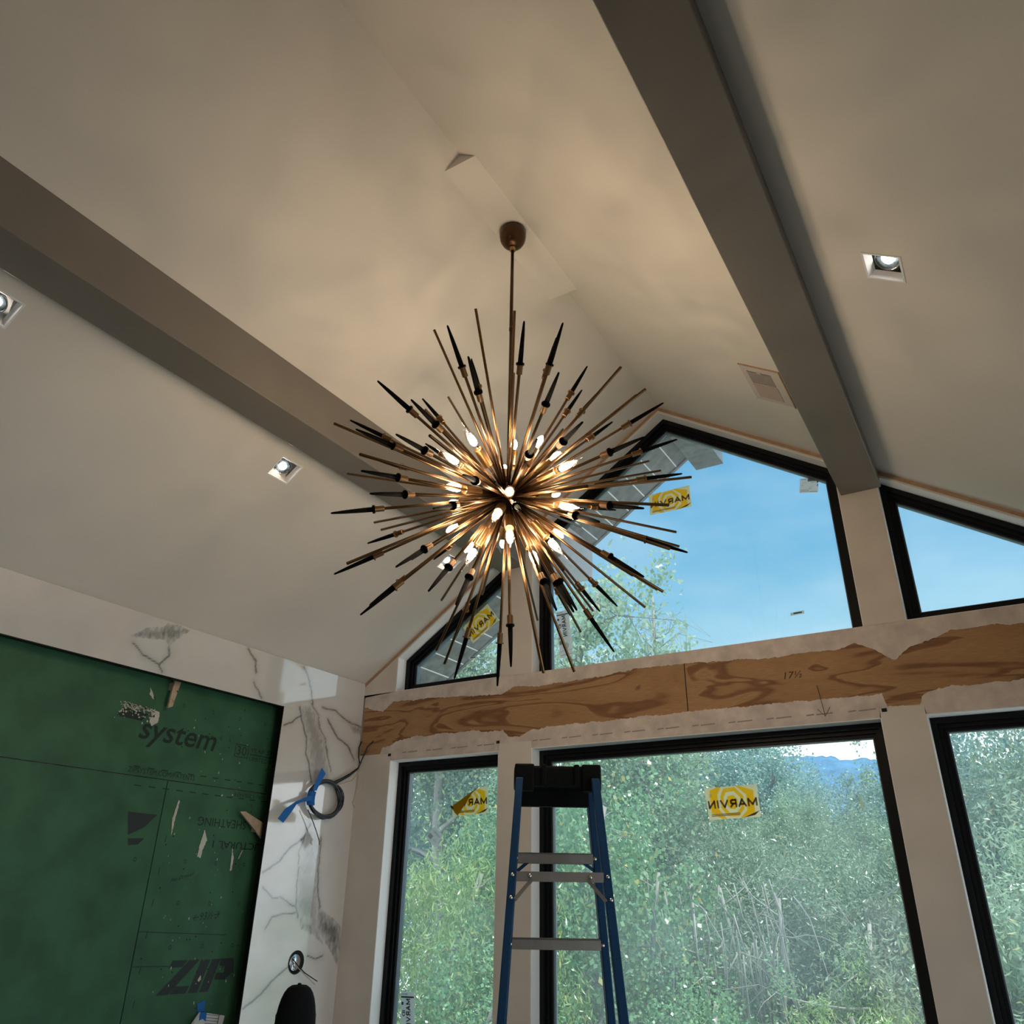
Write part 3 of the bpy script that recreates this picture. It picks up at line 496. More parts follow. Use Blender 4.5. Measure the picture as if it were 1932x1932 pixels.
MB().tube([P3(3.93, 2.17, .04), P3(3.93, 2.10, .04), P3(3.92, 2.03, .035), P3(3.915, 2.0, .03), P3(3.935, 1.975, .03)], .003, 6).build('cream_wire', M_wire, coil)
MB().tube([P3(y, z, .035) for y, z in WL['wire2']]+[P3(3.665, 1.745, .03)], .0028, 6).build('loose_wire', M_cableg, coil)
MB().tube([Vector((-3.592, 3.955, 2.382))-cc, Vector((-3.585, 3.93, 2.34))-cc, Vector((-3.58, 3.93, 2.28))-cc, P3(3.93, 2.24, .045)], .004, 6).build('lead', M_cable, coil)
def ribbon(name, a, b, dx0, dx1):
    n = len(a); mb = MB(); vs = []
    for i, (p, q) in enumerate(zip(a, b)): x = dx0+(dx1-dx0)*i/(n-1); vs += [P3(*p, x), P3(*q, x+.006)]
    mb.add(vs, [(2*i, 2*i+1, 2*i+3, 2*i+2) for i in range(n-1)]); o = mb.build(name, M_tape, coil); s = o.modifiers.new('solid', 'SOLIDIFY'); s.thickness = .0008; return o
t2 = WL['tail2']; ribbon('tape_tail', [t2[0], t2[1], t2[2], t2[3], t2[4]], [t2[7], (3.47, 1.965), t2[6], (3.38, 1.90), t2[5]], .05, .06)
t1 = WL['tail1']; ribbon('tape_tail', [(3.545, 2.04), (3.555, 2.09), t1[0]], [(3.57, 2.035), (3.583, 2.075), t1[1]], .045, .06)
m = MB()
for k in range(7): a = math.pi+.28-.1*k; m.tube([Vector((.014*math.cos(t)+.002, (.125+.02*math.sin(t))*math.cos(a)*1.02, .108*math.sin(a)*1.0-.01)) for t in np.linspace(0, 2*math.pi, 13)], .008, 5)
m.build('tape_wrap', M_tape, coil)
# round electrical box in the marble; shade of its recess painted flat
bx = Vector((XL, 3.620, 1.143)); box = empty('electrical_box', bx); tag(box, 'round recessed steel electrical box with two wires in the marble', 'electrical box')
RY = Matrix.Rotation(math.radians(90), 4, 'Y')
MB().lathe([(.054, 0.0005), (.058, .003), (.050, .003), (.047, .0006)], 28, RY).build('rim', M_black, box)
MB().lathe([(.0, .0010), (.047, .0010), (.047, .0006), (0, .0006)], 28, RY).build('recess_shade', M_hole, box)  # flat near-black disc painted in for the shade inside the box
MB().lathe([(.0, .0035), (.039, .0035), (.041, .0015), (0, .0012)], 28, RY @ Matrix.Translation((0, -.010, 0))).build('back_plate', M_chrome, box)
m = MB()
for y, z in ((-.022, .024), (-.020, .013), (-.018, -.02), (-.02, -.032)): m.box(.0032, .0046, y-.003, y+.003, z-.004, z+.004)
tag(m.build('knockout', M_hole, box), kind='stuff')
MB().tube([(.004, -.035, .02), (.02, -.01, -.01), (.045, .03, -.05), (.06, .12, -.095)], .0028, 6).build('wire', M_cable, box); MB().tube([(.004, -.035, .01), (.02, -.01, -.02), (.045, .03, -.057), (.06, .105, -.11)], .0020, 6).build('wire', M_wire, box)
# ------------------------------------------------------------------ windows
def window(n, poly, label):
    root = empty('window_%d' % n, (poly[0][0], D, poly[0][1])); tag(root, label, kind='structure'); base = root.location.copy()
    def F(p, q, t): return Vector((p, t, q))-base
    def ring(mb, a, b, yf, yb):
        """flat frame face between two insets at depth yf, with its inner side back to yb"""
        A = inset(poly, a); B = inset(poly, b); k = len(A)
        mb.add([F(*p, yf) for p in A]+[F(*p, yf) for p in B]+[F(*p, yb) for p in B]+[F(*p, yb) for p in A],
               [(i, (i+1) % k, k+(i+1) % k, k+i) for i in range(k)]+[(k+i, k+(i+1) % k, 2*k+(i+1) % k, 2*k+i) for i in range(k)]+[(2*k+i, 2*k+(i+1) % k, 3*k+(i+1) % k, 3*k+i) for i in range(k)]+[(3*k+i, 3*k+(i+1) % k, (i+1) % k, i) for i in range(k)])
    m = MB(); ring(m, -.001, .004, D+.002, D+.088); m.build('reveal', M_reveal, root)
    m = MB(); ring(m, .0, .030, D+.086, G+.03); m.build('frame', M_black, root)
    m = MB(); ring(m, .030, .048, D+.104, G+.02); ring(m, .048, .062, D+.118, G+.02); m.build('sash', M_black, root)
    m = MB(); ring(m, .062, .068, D+.128, G+.01); m.build('glazing_bead', M_bead, root)
    P = inset(poly, .066); k = len(P)
    g = MB().add([F(*p, G) for p in P], [tuple(range(k))]).build('glass_pane', M_glass, root)
    return root
def sl(x): return ceil_z(x)-TOPGAP
(a1, b1), (a2, b2), (a3, b3) = cols
window(1, [(a1, 2.685), (b1, 2.685), (b1, sl(b1)), (a1, sl(a1))], 'upper left window with a sloping head and black frame')
window(2, [(a2, 2.63), (b2, 2.63), (b2, sl(b2)), (RX, sl(RX)), (a2, sl(a2))], 'large peaked upper window under the ridge')
window(3, [(a3, 2.685), (b3, 2.685), (b3, sl(b3)), (a3, sl(a3))], 'upper right window beyond the right beam')
window(4, [(a1, -.3), (b1, -.3), (b1, 2.25), (a1, 2.25)], 'narrow lower left window in a black frame')
window(5, [(a2, -.3), (b2, -.3), (b2, 2.25), (a2, 2.25)], 'wide lower window behind the ladder')
window(6, [(a3, -.3), (b3, -.3), (b3, 2.25), (a3, 2.25)], 'lower right window beyond the post')
dr = empty('added_door_1', (XR, 2.2, FZ)); tag(dr, 'tall glazed patio doors, unseen and added for fill light, in the right wall', kind='structure')  # unseen doors, put in to throw cool fill on the left wall
for y0, y1 in ((-1.3, -.02), (.02, 1.3)):
    m = MB()
    for a, b, c, d in ((y0, y0+.07, 0, 2.8), (y1-.07, y1, 0, 2.8), (y0, y1, 0, .09), (y0, y1, 2.72, 2.8)): m.box(.06, .11, a, b, c, d)
    m.build('door_leaf', M_black, dr); MB().add([(.085, y0+.05, .05), (.085, y1-.05, .05), (.085, y1-.05, 2.75), (.085, y0+.05, 2.75)], [(0, 1, 2, 3)]).build('glass_pane', M_glass, dr)
# ------------------------------------------------------------------ roof overhang outside
rf = MB(); rf.prism([(RX, RZ+.17), (XL-.5, ceil_z(XL-.5)+.17), (XL-.5, ceil_z(XL-.5)+.24), (RX, RZ+.24)], XZ, BACK-.2, 4.63); rf.prism([(RX, RZ+.17), (XR+.5, ceil_z(XR+.5)+.17), (XR+.5, ceil_z(XR+.5)+.24), (RX, RZ+.24)], XZ, BACK-.2, W_OUT+.12)
roof = tag(rf.build('roof', M_soffit), 'roof deck with a grey boarded overhang beyond the gable', kind='structure')
x = RX-.002
while x > XL-.45:
    x2 = x-.118
    MB().prism([(x2, ceil_z(x2)), (x, ceil_z(x)), (x, ceil_z(x)+.02), (x2, ceil_z(x2)+.02)], XZ, W_OUT, 4.60).build('soffit_panel', M_soffit, roof)
    MB().prism([(x2-.006, ceil_z(x2-.006)-.002), (x2+.0, ceil_z(x2)-.002), (x2+.0, ceil_z(x2)+.01), (x2-.006, ceil_z(x2-.006)+.01)], XZ, W_OUT, 4.60).build('soffit_seam', M_seam, roof)
    x = x2-.006
m = MB(); m.prism([(XL-.45, ceil_z(XL-.45)+.012), (RX, RZ+.012), (RX, RZ+.17), (XL-.45, ceil_z(XL-.45)+.17)], XZ, W_OUT, 4.598); m.build('seam_backing', M_soffit, roof)
m = MB(); m.prism([(XL-.45, ceil_z(XL-.45)-.012), (RX, RZ-.012), (RX, RZ+.2), (XL-.45, ceil_z(XL-.45)+.2)], XZ, 4.60, 4.625); m.build('fascia', M_soffit, roof)
m = MB(); m.prism([(RX+.006, 4.13), (-1.204, 4.13), (-1.204, ceil_z(-1.204)+.1), (RX+.006, RZ+.1)], XZ, W_OUT, 4.63); m.build('ridge_outrigger', M_soffit, roof, bevel=.003)
m = MB(); m.prism([(-2.39, 3.472), (-2.19, 3.472), (-2.19, ceil_z(-2.19)+.02), (-2.39, ceil_z(-2.39)+.02)], XZ, W_OUT, 4.61); m.build('outrigger', M_corbel, roof, bevel=.006)
# ------------------------------------------------------------------ stickers on the glass
def bil(c):
    tl, tr, br, bl = [np.array(p) for p in c]
    return lambda u, v, d=0: Vector((*(((tl*(1-u)+tr*u)*v+(bl*(1-u)+br*u)*(1-v))), 0)).xzy+Vector((0, G+.005-d, 0))
OCT = [(-.62, 1), (.35, 1.06), (1, .38), (.92, -.52), (.38, -1), (-.52, -.98), (-1, -.35), (-.95, .48)]
RINGS = [(.0, F_gold), (.105, F_tan), (.165, F_gold), (.225, F_tan), (.285, F_gold), (.40, F_tan)]
GLYPH = {'M': ['l0,0,0,1', 'l0,1,.5,.15', 'l.5,.15,1,1', 'l1,1,1,0'], 'A': ['l0,0,.5,1', 'l.5,1,1,0', 'l.2,.3,.8,.3'], 'R': ['l0,0,0,1', 'l0,1,.6,1', 'l.6,1,.9,.88', 'l.9,.88,.9,.58', 'l.9,.58,.6,.45', 'l.6,.45,0,.45', 'l.5,.45,1,0'],
         'V': ['l0,1,.5,0', 'l.5,0,1,1'], 'I': ['l.5,0,.5,1'], 'N': ['l0,0,0,1', 'l0,1,1,0', 'l1,0,1,1']}
def stroke_word(mb, fn2, u0, v0, width, height, word='MARVIN'):
    """bold block lettering from straight strokes"""
    ws = {'M': 1.15, 'A': 1.0, 'R': .8, 'V': 1.0, 'I': .12, 'N': .85}; gap = .42; tot = sum(ws[c] for c in word)+gap*(len(word)-1); x = 0; k = width/tot; t = .125
    for c in word:
        for s in GLYPH[c]:
            a, b, p, q = [float(z) for z in s[1:].split(',')]; a = x+a*ws[c]; p = x+p*ws[c]; b = t+b*(1-2*t); q = t+q*(1-2*t); d = Vector((p-a, q-b)); d.normalize(); n = Vector((-d.y, d.x))*t; e = d*t*.7
            mb.add([fn2(u0+(zx)*k, v0+zy*height) for zx, zy in ((a-e.x+n.x, b-e.y+n.y), (p+e.x+n.x, q+e.y+n.y), (p+e.x-n.x, q+e.y-n.y), (a-e.x-n.x, b-e.y-n.y))], [(0, 1, 2, 3)])
        x += ws[c]+gap
def yellow_sticker(c, label, cut=None, flap=None):
    fn = bil(c); root = empty('window_sticker', fn(.5, .5)); tag(root, label, 'sticker', 'yellow window stickers'); base = root.location.copy()
    layers = {}
    def put(m, pts, d=0): layers.setdefault(m, MB()).add([fn(min(max(u, 0), 1), min(max(v, 0), 1), d)-base for u, v in pts], [tuple(range(len(pts)))])
    cu, cv = .50, .50
    def o(r): return [(cu+x*r, cv+y*r*1.95) for x, y in OCT]
    put(F_gold, o(.105))
    for r0, r1, mm in ((.105, .165, F_tan), (.165, .225, F_gold), (.225, .28, F_tan), (.28, .43, F_gold)):
        A, B = o(r0), o(r1)
        for i in range(8): put(mm, [A[i], A[(i+1) % 8], B[(i+1) % 8], B[i]])
    A = o(.43); R = [(0.12, 1), (.86, 1), (1, .8), (1, .2), (.8, 0), (.2, 0), (0, .2), (0, .8)]
    for i in range(8): put(F_tan, [A[i], A[(i+1) % 8], R[(i+1) % 8], R[i]])
    put(F_tan, [(0, 1), (0, .8), (.12, 1)]); put(F_tan, [(.86, 1), (1, 1), (1, .8)]); put(F_tan, [(1, .2), (1, 0), (.8, 0)]); put(F_tan, [(.2, 0), (0, 0), (0, .2)])
    tx = MB(); stroke_word(tx, lambda u, v: fn(1-u, v, .001)-base, .045, .33, .91, .27)
    objs = [(('sheet_print' if k is F_gold else 'sheet'), v, k) for k, v in layers.items()]+[('lettering', tx, F_text)]
    gold = MB(); bars = MB()
    for a, b in ((.10, .13), (.145, .17)): bars.add([fn(.06, a, .0008)-base, fn(.62, a, .0008)-base, fn(.62, b, .0008)-base, fn(.06, b, .0008)-base], [(0, 1, 2, 3)])
    for a in (.70, .74, .78): bars.add([fn(.07, a, .0008)-base, fn(.13, a, .0008)-base, fn(.13, a+.012, .0008)-base, fn(.07, a+.012, .0008)-base], [(0, 1, 2, 3)])
    objs.append(('small_print', bars, F_mid))
    for nm, mb, mm in objs:
        ob = tag(mb.build(nm, mm, root), kind='stuff')
        if cut:
            p, q = [Vector((t[0], 0, t[1])) for t in cut]; no = (q-p).cross(Vector((0, 1, 0)))
            bm = bmesh.new(); bm.from_mesh(ob.data); bmesh.ops.bisect_plane(bm, geom=bm.verts[:]+bm.edges[:]+bm.faces[:], plane_co=p-Vector((base.x, 0, base.z)), plane_no=no, clear_outer=True); bm.to_mesh(ob.data); bm.free()
    if flap:
        vs = [Vector((x, G-.012-.006*k, z))-base for k, (x, z) in enumerate(flap)]
        MB().add(vs, [tuple(range(len(vs)))]).build('folded_flap', F_back, root)
        MB().add([Vector((-2.952, G-.02, 1.974))-base, Vector((-2.944, G-.02, 1.979))-base, Vector((-2.926, G-.02, 1.962))-base, Vector((-2.934, G-.02, 1.957))-base], [(0, 1, 2, 3)]).build('flap_print', F_ink, root)
    return root
yellow_sticker(ST['A'], 'yellow window sticker on the large peaked window')
yellow_sticker(ST['B'], 'yellow window sticker in the middle of the wide lower window')
yellow_sticker(ST['C'], 'slanted yellow window sticker on the upper left window')
D6 = ST['D']; yellow_sticker([(-2.954, 2.071), D6[1], D6[2], D6[3]], 'half peeled yellow window sticker on the lower left window', cut=(D6[4], D6[5]), flap=[D6[4], D6[5], (-2.785, 2.048), D6[6]])
def white_sticker(c, label, design):
    fn = bil(c); root = empty('white_label', fn(.5, .5)); tag(root, label, 'label', 'white labels on the glass'); base = root.location.copy()
    MB().add([fn(u, v)-base for u, v in ((0, 0), (1, 0), (1, 1), (0, 1))], [(0, 1, 2, 3)]).build('sheet', F_white, root)
    ink = MB(); mid = MB()
    def q(mb, a, b, c_, d): mb.add([fn(a, c_, .001)-base, fn(b, c_, .001)-base, fn(b, d, .001)-base, fn(a, d, .001)-base], [(0, 1, 2, 3)])
    if design == 'spec':
        q(mid, .42, .86, .76, .97); q(ink, .5, .86, .93, .96); q(ink, .5, .86, .86, .88); q(mid, .06, .32, .9, .93); q(ink, .92, .99, .66, .97); q(ink, .95, .99, .4, .55)
        for v in (.08, .13, .2): q(mid, .05, .5, v, v+.02)
        q(mid, .55, .95, .05, .08); q(mid, .15, .4, .68, .70); q(mid, .55, .8, .68, .70); q(mid, .1, .2, .5, .53); q(mid, .5, .7, .38, .40); q(mid, .5, .65, .26, .29)
    elif design == 'bar': q(ink, .22, .84, .3, .78); q(mid, .05, .15, .3, .5)
    elif design == 'barcode':
        for k in range(7): q(ink, .06+k*.05, .085+k*.05, .14, .46)
        q(mid, .2, .9, .7, .73); q(mid, .3, .9, .78, .80); q(mid, .55, .9, .3, .32)
    else:
        q(ink, .03, 1, .905, .93); q(mid, .06, .4, .955, .967); q(ink, .42, .48, .953, .97); q(ink, .06, .2, .80, .845); q(ink, .05, .11, .40, .43); q(mid, 0, 1, .135, .142); q(mid, .05, .95, .05, .06); q(mid, .04, .26, .28, .36)
        stroke_word(ink, lambda u, v: fn(.72-v, .885-u, .001)-base, 0, 0, .44, .34)
        fit_text(ink, 'ID', lambda u, v: fn(.32-v, .72-u, .001)-base, 0, 0, .09, .22, bold=.03)
        for k in range(9): q(mid, .45+(k % 3)*.06, .92-(k % 2)*.1, .70-k*.035, .704-k*.035)
        for r0, r1 in ((.21, .185), (.145, .12), (.075, .05)):
            A = [(.52+x*r0, .235+y*r0*.30) for x, y in OCT]; B = [(.52+x*r1, .235+y*r1*.30) for x, y in OCT]
            for i in range(8): ink.add([fn(*p, .001)-base for p in (A[i], A[(i+1) % 8], B[(i+1) % 8], B[i])], [(0, 1, 2, 3)])
    tag(ink.build('printing', F_ink, root), kind='stuff')
    if mid.v: tag(mid.build('fine_print', F_mid, root), kind='stuff')
white_sticker(ST['E'], 'white printed label near the upper right corner of the peaked window', 'spec')
white_sticker(ST['F'], 'tiny barcode label low on the peaked window', 'bar')
white_sticker(ST['Gs'], 'tiny barcode label on the upper left window', 'bar')
white_sticker(ST['H'], 'tall white printed label at the left edge of the peaked window', 'tall')
I4 = ST['I']; white_sticker([I4[0], I4[1], (-3.125, .675), (-3.222, .667)], 'tall white printed label at the bottom of the lower left window', 'tall')
white_sticker(ST['J'], 'white label stuck diamondwise on the lower left window', 'barcode')
K4 = ST['K']; white_sticker([K4[0], (-2.60, 2.847), (-2.60, 2.745), (-2.655, 2.752)], 'white label beside the post on the upper left window', 'spec')
R4 = ST['R']; fn = bil(R4); o = MB().add([fn(0, 1), fn(1, 1), fn(1, 0), fn(0, 0)], [(0, 1, 2, 3)]).build('tape_remnant', film('tape_residue', (.40, .42, .20), .7)); tag(o, 'yellowish tape remnant on the right side of the wide lower window', 'tape')
# ------------------------------------------------------------------ recessed lights and vent
def slope_frame(x, y, left):
    s = -1 if left else 1
    e1 = Vector((s, 0, -K)).normalized(); e2 = Vector((0, 1, 0)); nn = e1.cross(e2)*(1 if left else -1)
    if nn.z > 0: nn = -nn
    return Matrix((e1, e2, nn)).transposed().to_4x4(), Vector((x, y, ceil_z(x)))
LABC = ['square recessed ceiling light on the left slope, beside the left beam', 'square recessed ceiling light on the left slope nearest the gable windows', 'square recessed ceiling light added for fill on the left slope farthest from the windows', 'square recessed ceiling light on the right slope beyond the right beam', 'square recessed ceiling light added for fill on the right slope farthest from the windows']
for i, (x0, x1, y0, y1) in enumerate(CANS):
    cx, cy = (x0+x1)/2, (y0+y1)/2; R, p = slope_frame(cx, cy, cx < RX); root = empty('recessed_light', p); root.matrix_world = Matrix.Translation(p) @ R; tag(root, LABC[i], 'ceiling light', 'square recessed ceiling lights')
    hx = (x1-x0)/2*math.sqrt(1+K*K); hy = (y1-y0)/2; T = .006
    def sq(hw, hh, z): return [(-hw, -hh, z), (hw, -hh, z), (hw, hh, z), (-hw, hh, z)]
    lev = [sq(hx+.007, hy+.007, 0), sq(hx+.007, hy+.007, .002), sq(hx, hy, .002), sq(hx-.010, hy-.010, -.022), sq(hx-.012, hy-.012, -.022), sq(hx-.001, hy-.001, -.004)]
    vs = [v for l in lev for v in l]; m = MB().add(vs, [(4*a+k, 4*a+(k+1) % 4, 4*a+4+(k+1) % 4, 4*a+4+k) for a in range(len(lev)-1) for k in range(4)]); m.build('trim_frame', M_fix, root)
    m = MB()
    for a, b, c, d in ((-hx, -hx+.002, -hy, hy), (hx-.002, hx, -hy, hy), (-hx, hx, -hy, -hy+.002), (-hx, hx, hy-.002, hy)): m.box(a, b, c, d, -.11, -.018)
    m.box(-hx, hx, -hy, hy, -.115, -.11); m.build('housing', M_hole, root)
    tl = Matrix.Translation((0, -.004, -.032)) @ Matrix.Rotation(.25, 4, 'X')
    MB().lathe([(.040, -.006), (.042, .006), (.038, .008), (.037, -.006)], 28, tl).build('gimbal_ring', M_chrome, root)
    MB().lathe([(.036, .002), (.032, -.010), (.026, -.016), (.025, -.016), (.031, -.010), (.035, .002)], 24, tl).build('reflector', M_chrome, root)
    MB().lathe([(.0004, .010), (.012, .008), (.021, .001), (.024, -.010), (.0004, -.012)], 20, tl).build('lamp', M_can, root)
R, p = slope_frame(-.605, 3.28, False); root = empty('air_vent', p); root.matrix_world = Matrix.Translation(p) @ R; tag(root, 'ceiling air register with a slotted half beside the right beam', 'vent')
f = math.sqrt(1+K*K); u0, u1 = -.075*f, .085*f
MB().box(u0-.006, u1+.006, -.165, .165, -.002, .003).build('frame', M_vent, root)
m = MB(); m.box(u0-.006, u1+.008, -.171, -.166, 0, .006); m.box(u1+.008, u1+.013, -.171, .17, 0, .006); m.build('shadow_gap_strip', M_tan, root)  # tan strips drawn along two sides in place of a shadow gap
MB().box(-.055*f, .050*f, -.118, -.004, .0025, .0035).build('opening', M_hole, root)
sl0 = None
for k in range(13):
    y = -.112+k*.0086; s = MB().box(-.055*f, .050*f, -.0016, .0016, .0036, .0048).build('slat', M_vent, root) if sl0 is None else link(sl0.copy(), root)
    sl0 = sl0 or s; s.location = (0, y, 0)
MB().box(-.055*f, .052*f, .004, .132, .003, .005).build('blank_plate', M_ventp, root); MB().box(-.01, .012, -.128, -.116, .003, .008).build('lever', M_vent, root)
# ------------------------------------------------------------------ chandelier
CTR = Vector((-1.4, 2.2194, 2.8492)); CAN_Z = RZ-.052
ch = empty('chandelier', (CTR.x, CTR.y, CAN_Z)); tag(ch, 'large starburst chandelier of brass rods, black spikes and lit bulbs', 'chandelier'); b0 = ch.location.copy()
T = Matrix.Translation(Vector((0, 0, CTR.z))-Vector((0, 0, CAN_Z)))
MB().lathe([(.001, -.098), (.012, -.0975), (.030, -.092), (.046, -.078), (.056, -.058), (.060, -.035), (.060, -.015), (.056, -.002), (.054, 0)], 32).build('canopy', M_bronze, ch)
MB().lathe([(.013, -.12), (.013, -.095), (.010, -.09)], 16).build('collar_nut', M_brass2, ch)
L = CAN_Z-CTR.z
MB().tube([(0, 0, -.10), (0, 0, -.56)], .0075, 12).build('stem', M_bronze, ch); MB().tube([(0, 0, -.56), (0, 0, -L)], .0066, 12).build('stem', M_bronze, ch); MB().lathe([(.0085, -.572), (.0085, -.552)], 12).build('stem_coupling', M_bronze, ch)
MB().lathe([(.001, -.058), (.02, -.054), (.042, -.04), (.055, -.018), (.058, 0), (.055, .018), (.042, .04), (.02, .054), (.001, .058)], 24, T).build('hub', M_bronze, ch)
def arm_matrix(d): return T @ Vector((0, 0, 1)).rotation_difference(Vector(d)).to_matrix().to_4x4()
proto = {}
def part(key, mk, parent, name, m, scale=None, loc=None):
    if key not in proto:
        q = mk().build(name, m); proto[key] = q.data; bpy.data.objects.remove(q)
    o = bpy.data.objects.new(name, proto[key]); link(o, parent)
    if loc: o.location = loc
    return o
for x, y, z, l in SPIKES:
    l = min(l, .70)
    r = part('srod', lambda: MB().tube([(0, 0, .04), (0, 0, .535)], .0053, 8), ch, 'spike_rod', M_brass); r.matrix_local = arm_matrix((x, y, z))
    part('scol', lambda: MB().lathe([(.0052, .510), (.0102, .511), (.0102, .545), (.0150, .5452), (.0150, .549), (.0085, .5495)], 16, None, False), r, 'collar', M_collar)
    part('stap', lambda: MB().lathe([(.0150, .5492), (.0086, .5500), (.0084, .58), (.0062, .65), (.0034, .696), (.0018, .700), (.0002, .7005)], 10), r, 'taper_tip', M_taper)
for x, y, z, l in PLAIN:
    r = part('prod', lambda: MB().tube([(0, 0, .04), (0, 0, .70)], .0052, 8), ch, 'plain_rod', M_brass); r.matrix_local = arm_matrix((x, y, z))
    part('pend', lambda: MB().lathe([(.0001, .7004), (.0030, .7003), (.0031, .6990)], 8), r, 'rod_end', M_hole)
frn = np.random.default_rng(3); fwd = Vector((_f.x, _f.y, _f.z))
for k in range(14):      # rods on the far side, seen between the others
    d = (fwd*frn.uniform(.45, .9)+Vector(frn.normal(0, .5, 3))).normalized()
    r = part('prod', None, ch, 'plain_rod', M_brass); r.matrix_local = arm_matrix(d); part('pend', None, r, 'rod_end', M_hole)
for x, y, z, l in BULBS:
    r = part('arm', lambda: MB().tube([(0, 0, .04), (0, 0, .20)], .0046, 8), ch, 'lamp_arm', M_brass); r.matrix_local = arm_matrix((x, y, z))
    part('sock', lambda: MB().lathe([(.006, .150), (.0175, .151), (.0175, .228), (.0158, .2285), (.0145, .224), (.001, .222)], 20, None, False), r, 'socket', M_brass2)
    part('bulb', lambda: MB().lathe([(.0085, .228), (.0105, .238), (.0160, .256), (.0178, .272), (.0166, .290), (.0120, .309), (.0066, .322), (.0034, .331), (.0020, .341), (.0004, .348)], 18), r, 'bulb', M_bulb)
    part('fil', lambda: MB().lathe([(.0004, .244), (.0090, .249), (.0125, .258), (.0128, .270), (.0098, .281), (.0050, .289), (.0004, .293)], 12), r, 'glowing_filament', M_fil)
# ------------------------------------------------------------------ step ladder
lu = Vector((.8491, .5279, 0)); lv = Vector((.5279, -.8491, 0)); PC = Vector((-1.337, 2.48, 1.898))
lad = empty('step_ladder', (PC.x, PC.y, FZ)); lad.matrix_world = Matrix.Translation((PC.x, PC.y, FZ)) @ Matrix((lu, lv, Vector((0, 0, 1)))).transposed().to_4x4() if False else Matrix.Translation((PC.x, PC.y, FZ)) @ Matrix(((lu.x, -lv.x, 0), (lu.y, -lv.y, 0), (0, 0, 1))).to_4x4()
tag(lad, 'blue fibreglass stepladder with aluminium steps and black top cap', 'ladder')
H = PC.z-FZ
def lp(u, v, z): return Vector((u, -v, H+z))     # v: towards the camera, z: below the cap
def rail(name, ua, ub, v0, s, w, d, zt=-.05):
    """channel rail from under the cap to the floor; u goes from ua (top) to ub (per metre of drop)"""
    m = MB(); za, zb = zt, -H
    def sec(z, sgn):
        u = ua+ub*(-z); v = v0+s*(-z)
        return [(u-w/2, v-d/2), (u+w/2, v-d/2), (u+w/2, v+d/2), (u-w/2, v+d/2)]
    A, B = sec(za, 1), sec(zb, 1); vs = [lp(a, b, za) for a, b in A]+[lp(a, b, zb) for a, b in B]
    m.add(vs, [(0, 1, 2, 3), (7, 6, 5, 4)]+[(i, i+4, (i+1) % 4+4, (i+1) % 4) for i in range(4)]); return m.build(name, M_ladder, lad, bevel=.003)
S = .27
rail('rear_rail', -.131, -.070, .08, S, .024, .034); rail('rear_rail', .114, .060, .08, S, .026, .034)
rail('front_rail', -.130, -.060, -.06, -S, .026, .062); rail('front_rail', .1085, .098, -.06, -S, .026, .062)
for u, ub, v0, s in ((-.131, -.070, .08, S), (.114, .060, .08, S), (-.130, -.060, -.06, -S), (.1085, .098, -.06, -S)):
    c = lp(u+ub*H, v0+s*H, -H); MB().box(c.x-.022, c.x+.022, c.y-.04, c.y+.04, 0, .05, bev=.006).build('rubber_foot', M_cap, lad)
m = MB(); k = .009
m.box(-.152, .140, -.085, .085, H-.072, H-.008, bev=.009); cap = m.build('top_cap', M_cap, lad)
m = MB()
for a, b in ((-.150, -.085), (.075, .138)): m.box(a, b, -.092, -.04, H-.088, H-.003, bev=.006)
for a in (-.062, .048): m.box(a, a+.018, -.092, .06, H-.070, H-.004, bev=.004)
m.box(-.012, .006, -.089, -.08, H-.064, H-.052); tag(m.build('cap_moulding', M_cap, cap), kind='stuff')
m = MB(); m.box(-.128, .108, .045, .075, H-.125, H-.06); m.build('cap_bracket', M_cap, lad)
stp = None
for i in range(7):
    z = -.270-.262*i; v = -.06+S*z; ul = -.130-.060*(-z)+.012; ur = .1085+.098*(-z)-.012
    m = MB(); a = lp(ul, v, z); b = lp(ur, v, z)
    m.box(ul, ur, -v-.035, -v+.035, H+z-.003, H+z); m.box(ul, ur, -v-.035, -v-.032, H+z-.032, H+z); m.box(ul, ur, -v+.032, -v+.035, H+z-.032, H+z)
    for q in range(6): m.box(ul, ur, -v-.028+q*.0105, -v-.025+q*.0105, H+z, H+z+.0012)
    m.build('step', M_alu, lad)
    for uu in (ul-.006, ur+.006): MB().lathe([(.007, 0), (.006, .003), (.002, .0045), (.0002, .0047)], 10, Matrix.Translation((uu, -v-.033, H+z-.016)) @ Matrix.Rotation(math.pi/2, 4, 'X')).build('rivet', M_rivet, lad)
for i, z in enumerate((-.335, -.716, -1.18, -1.64)):
    v = .08-S*z+.019; ul = -.131+.070*z-.002; ur = .114-.060*z+.004
    MB().box(ul+.014, ur-.014, -v-.003, -v, H+z-.028, H+z).build('rear_bar', M_alu, lad)
    riv = [(ul+.002, z-.010), (ur-.002, z-.012)]+([(ul+.055, z-.012), (ur-.055, z-.014), (ul-.002, z-.072), (ur+.004, z-.075)] if i == 0 else [])
    for uu, zz in riv:
        vv = .08-S*zz+.019; MB().lathe([(.0062, 0), (.0055, .003), (.002, .0045), (.0002, .0047)], 10, Matrix.Translation((uu, -vv-.0015, H+zz)) @ Matrix.Rotation(math.pi/2, 4, 'X')).build('rivet', M_rivet, lad)
    if i == 0:
        for a, b in (((ul+.062, z-.022), (ul+.010, z-.078)), ((ur-.062, z-.022), (ur-.010, z-.080))):
            va, vb = .08-S*a[1]+.012, .08-S*b[1]+.012; MB().tube([lp(a[0], va, a[1]), lp(b[0], vb, b[1])], .0075, 4, smooth=False).build('brace', M_alu, lad)
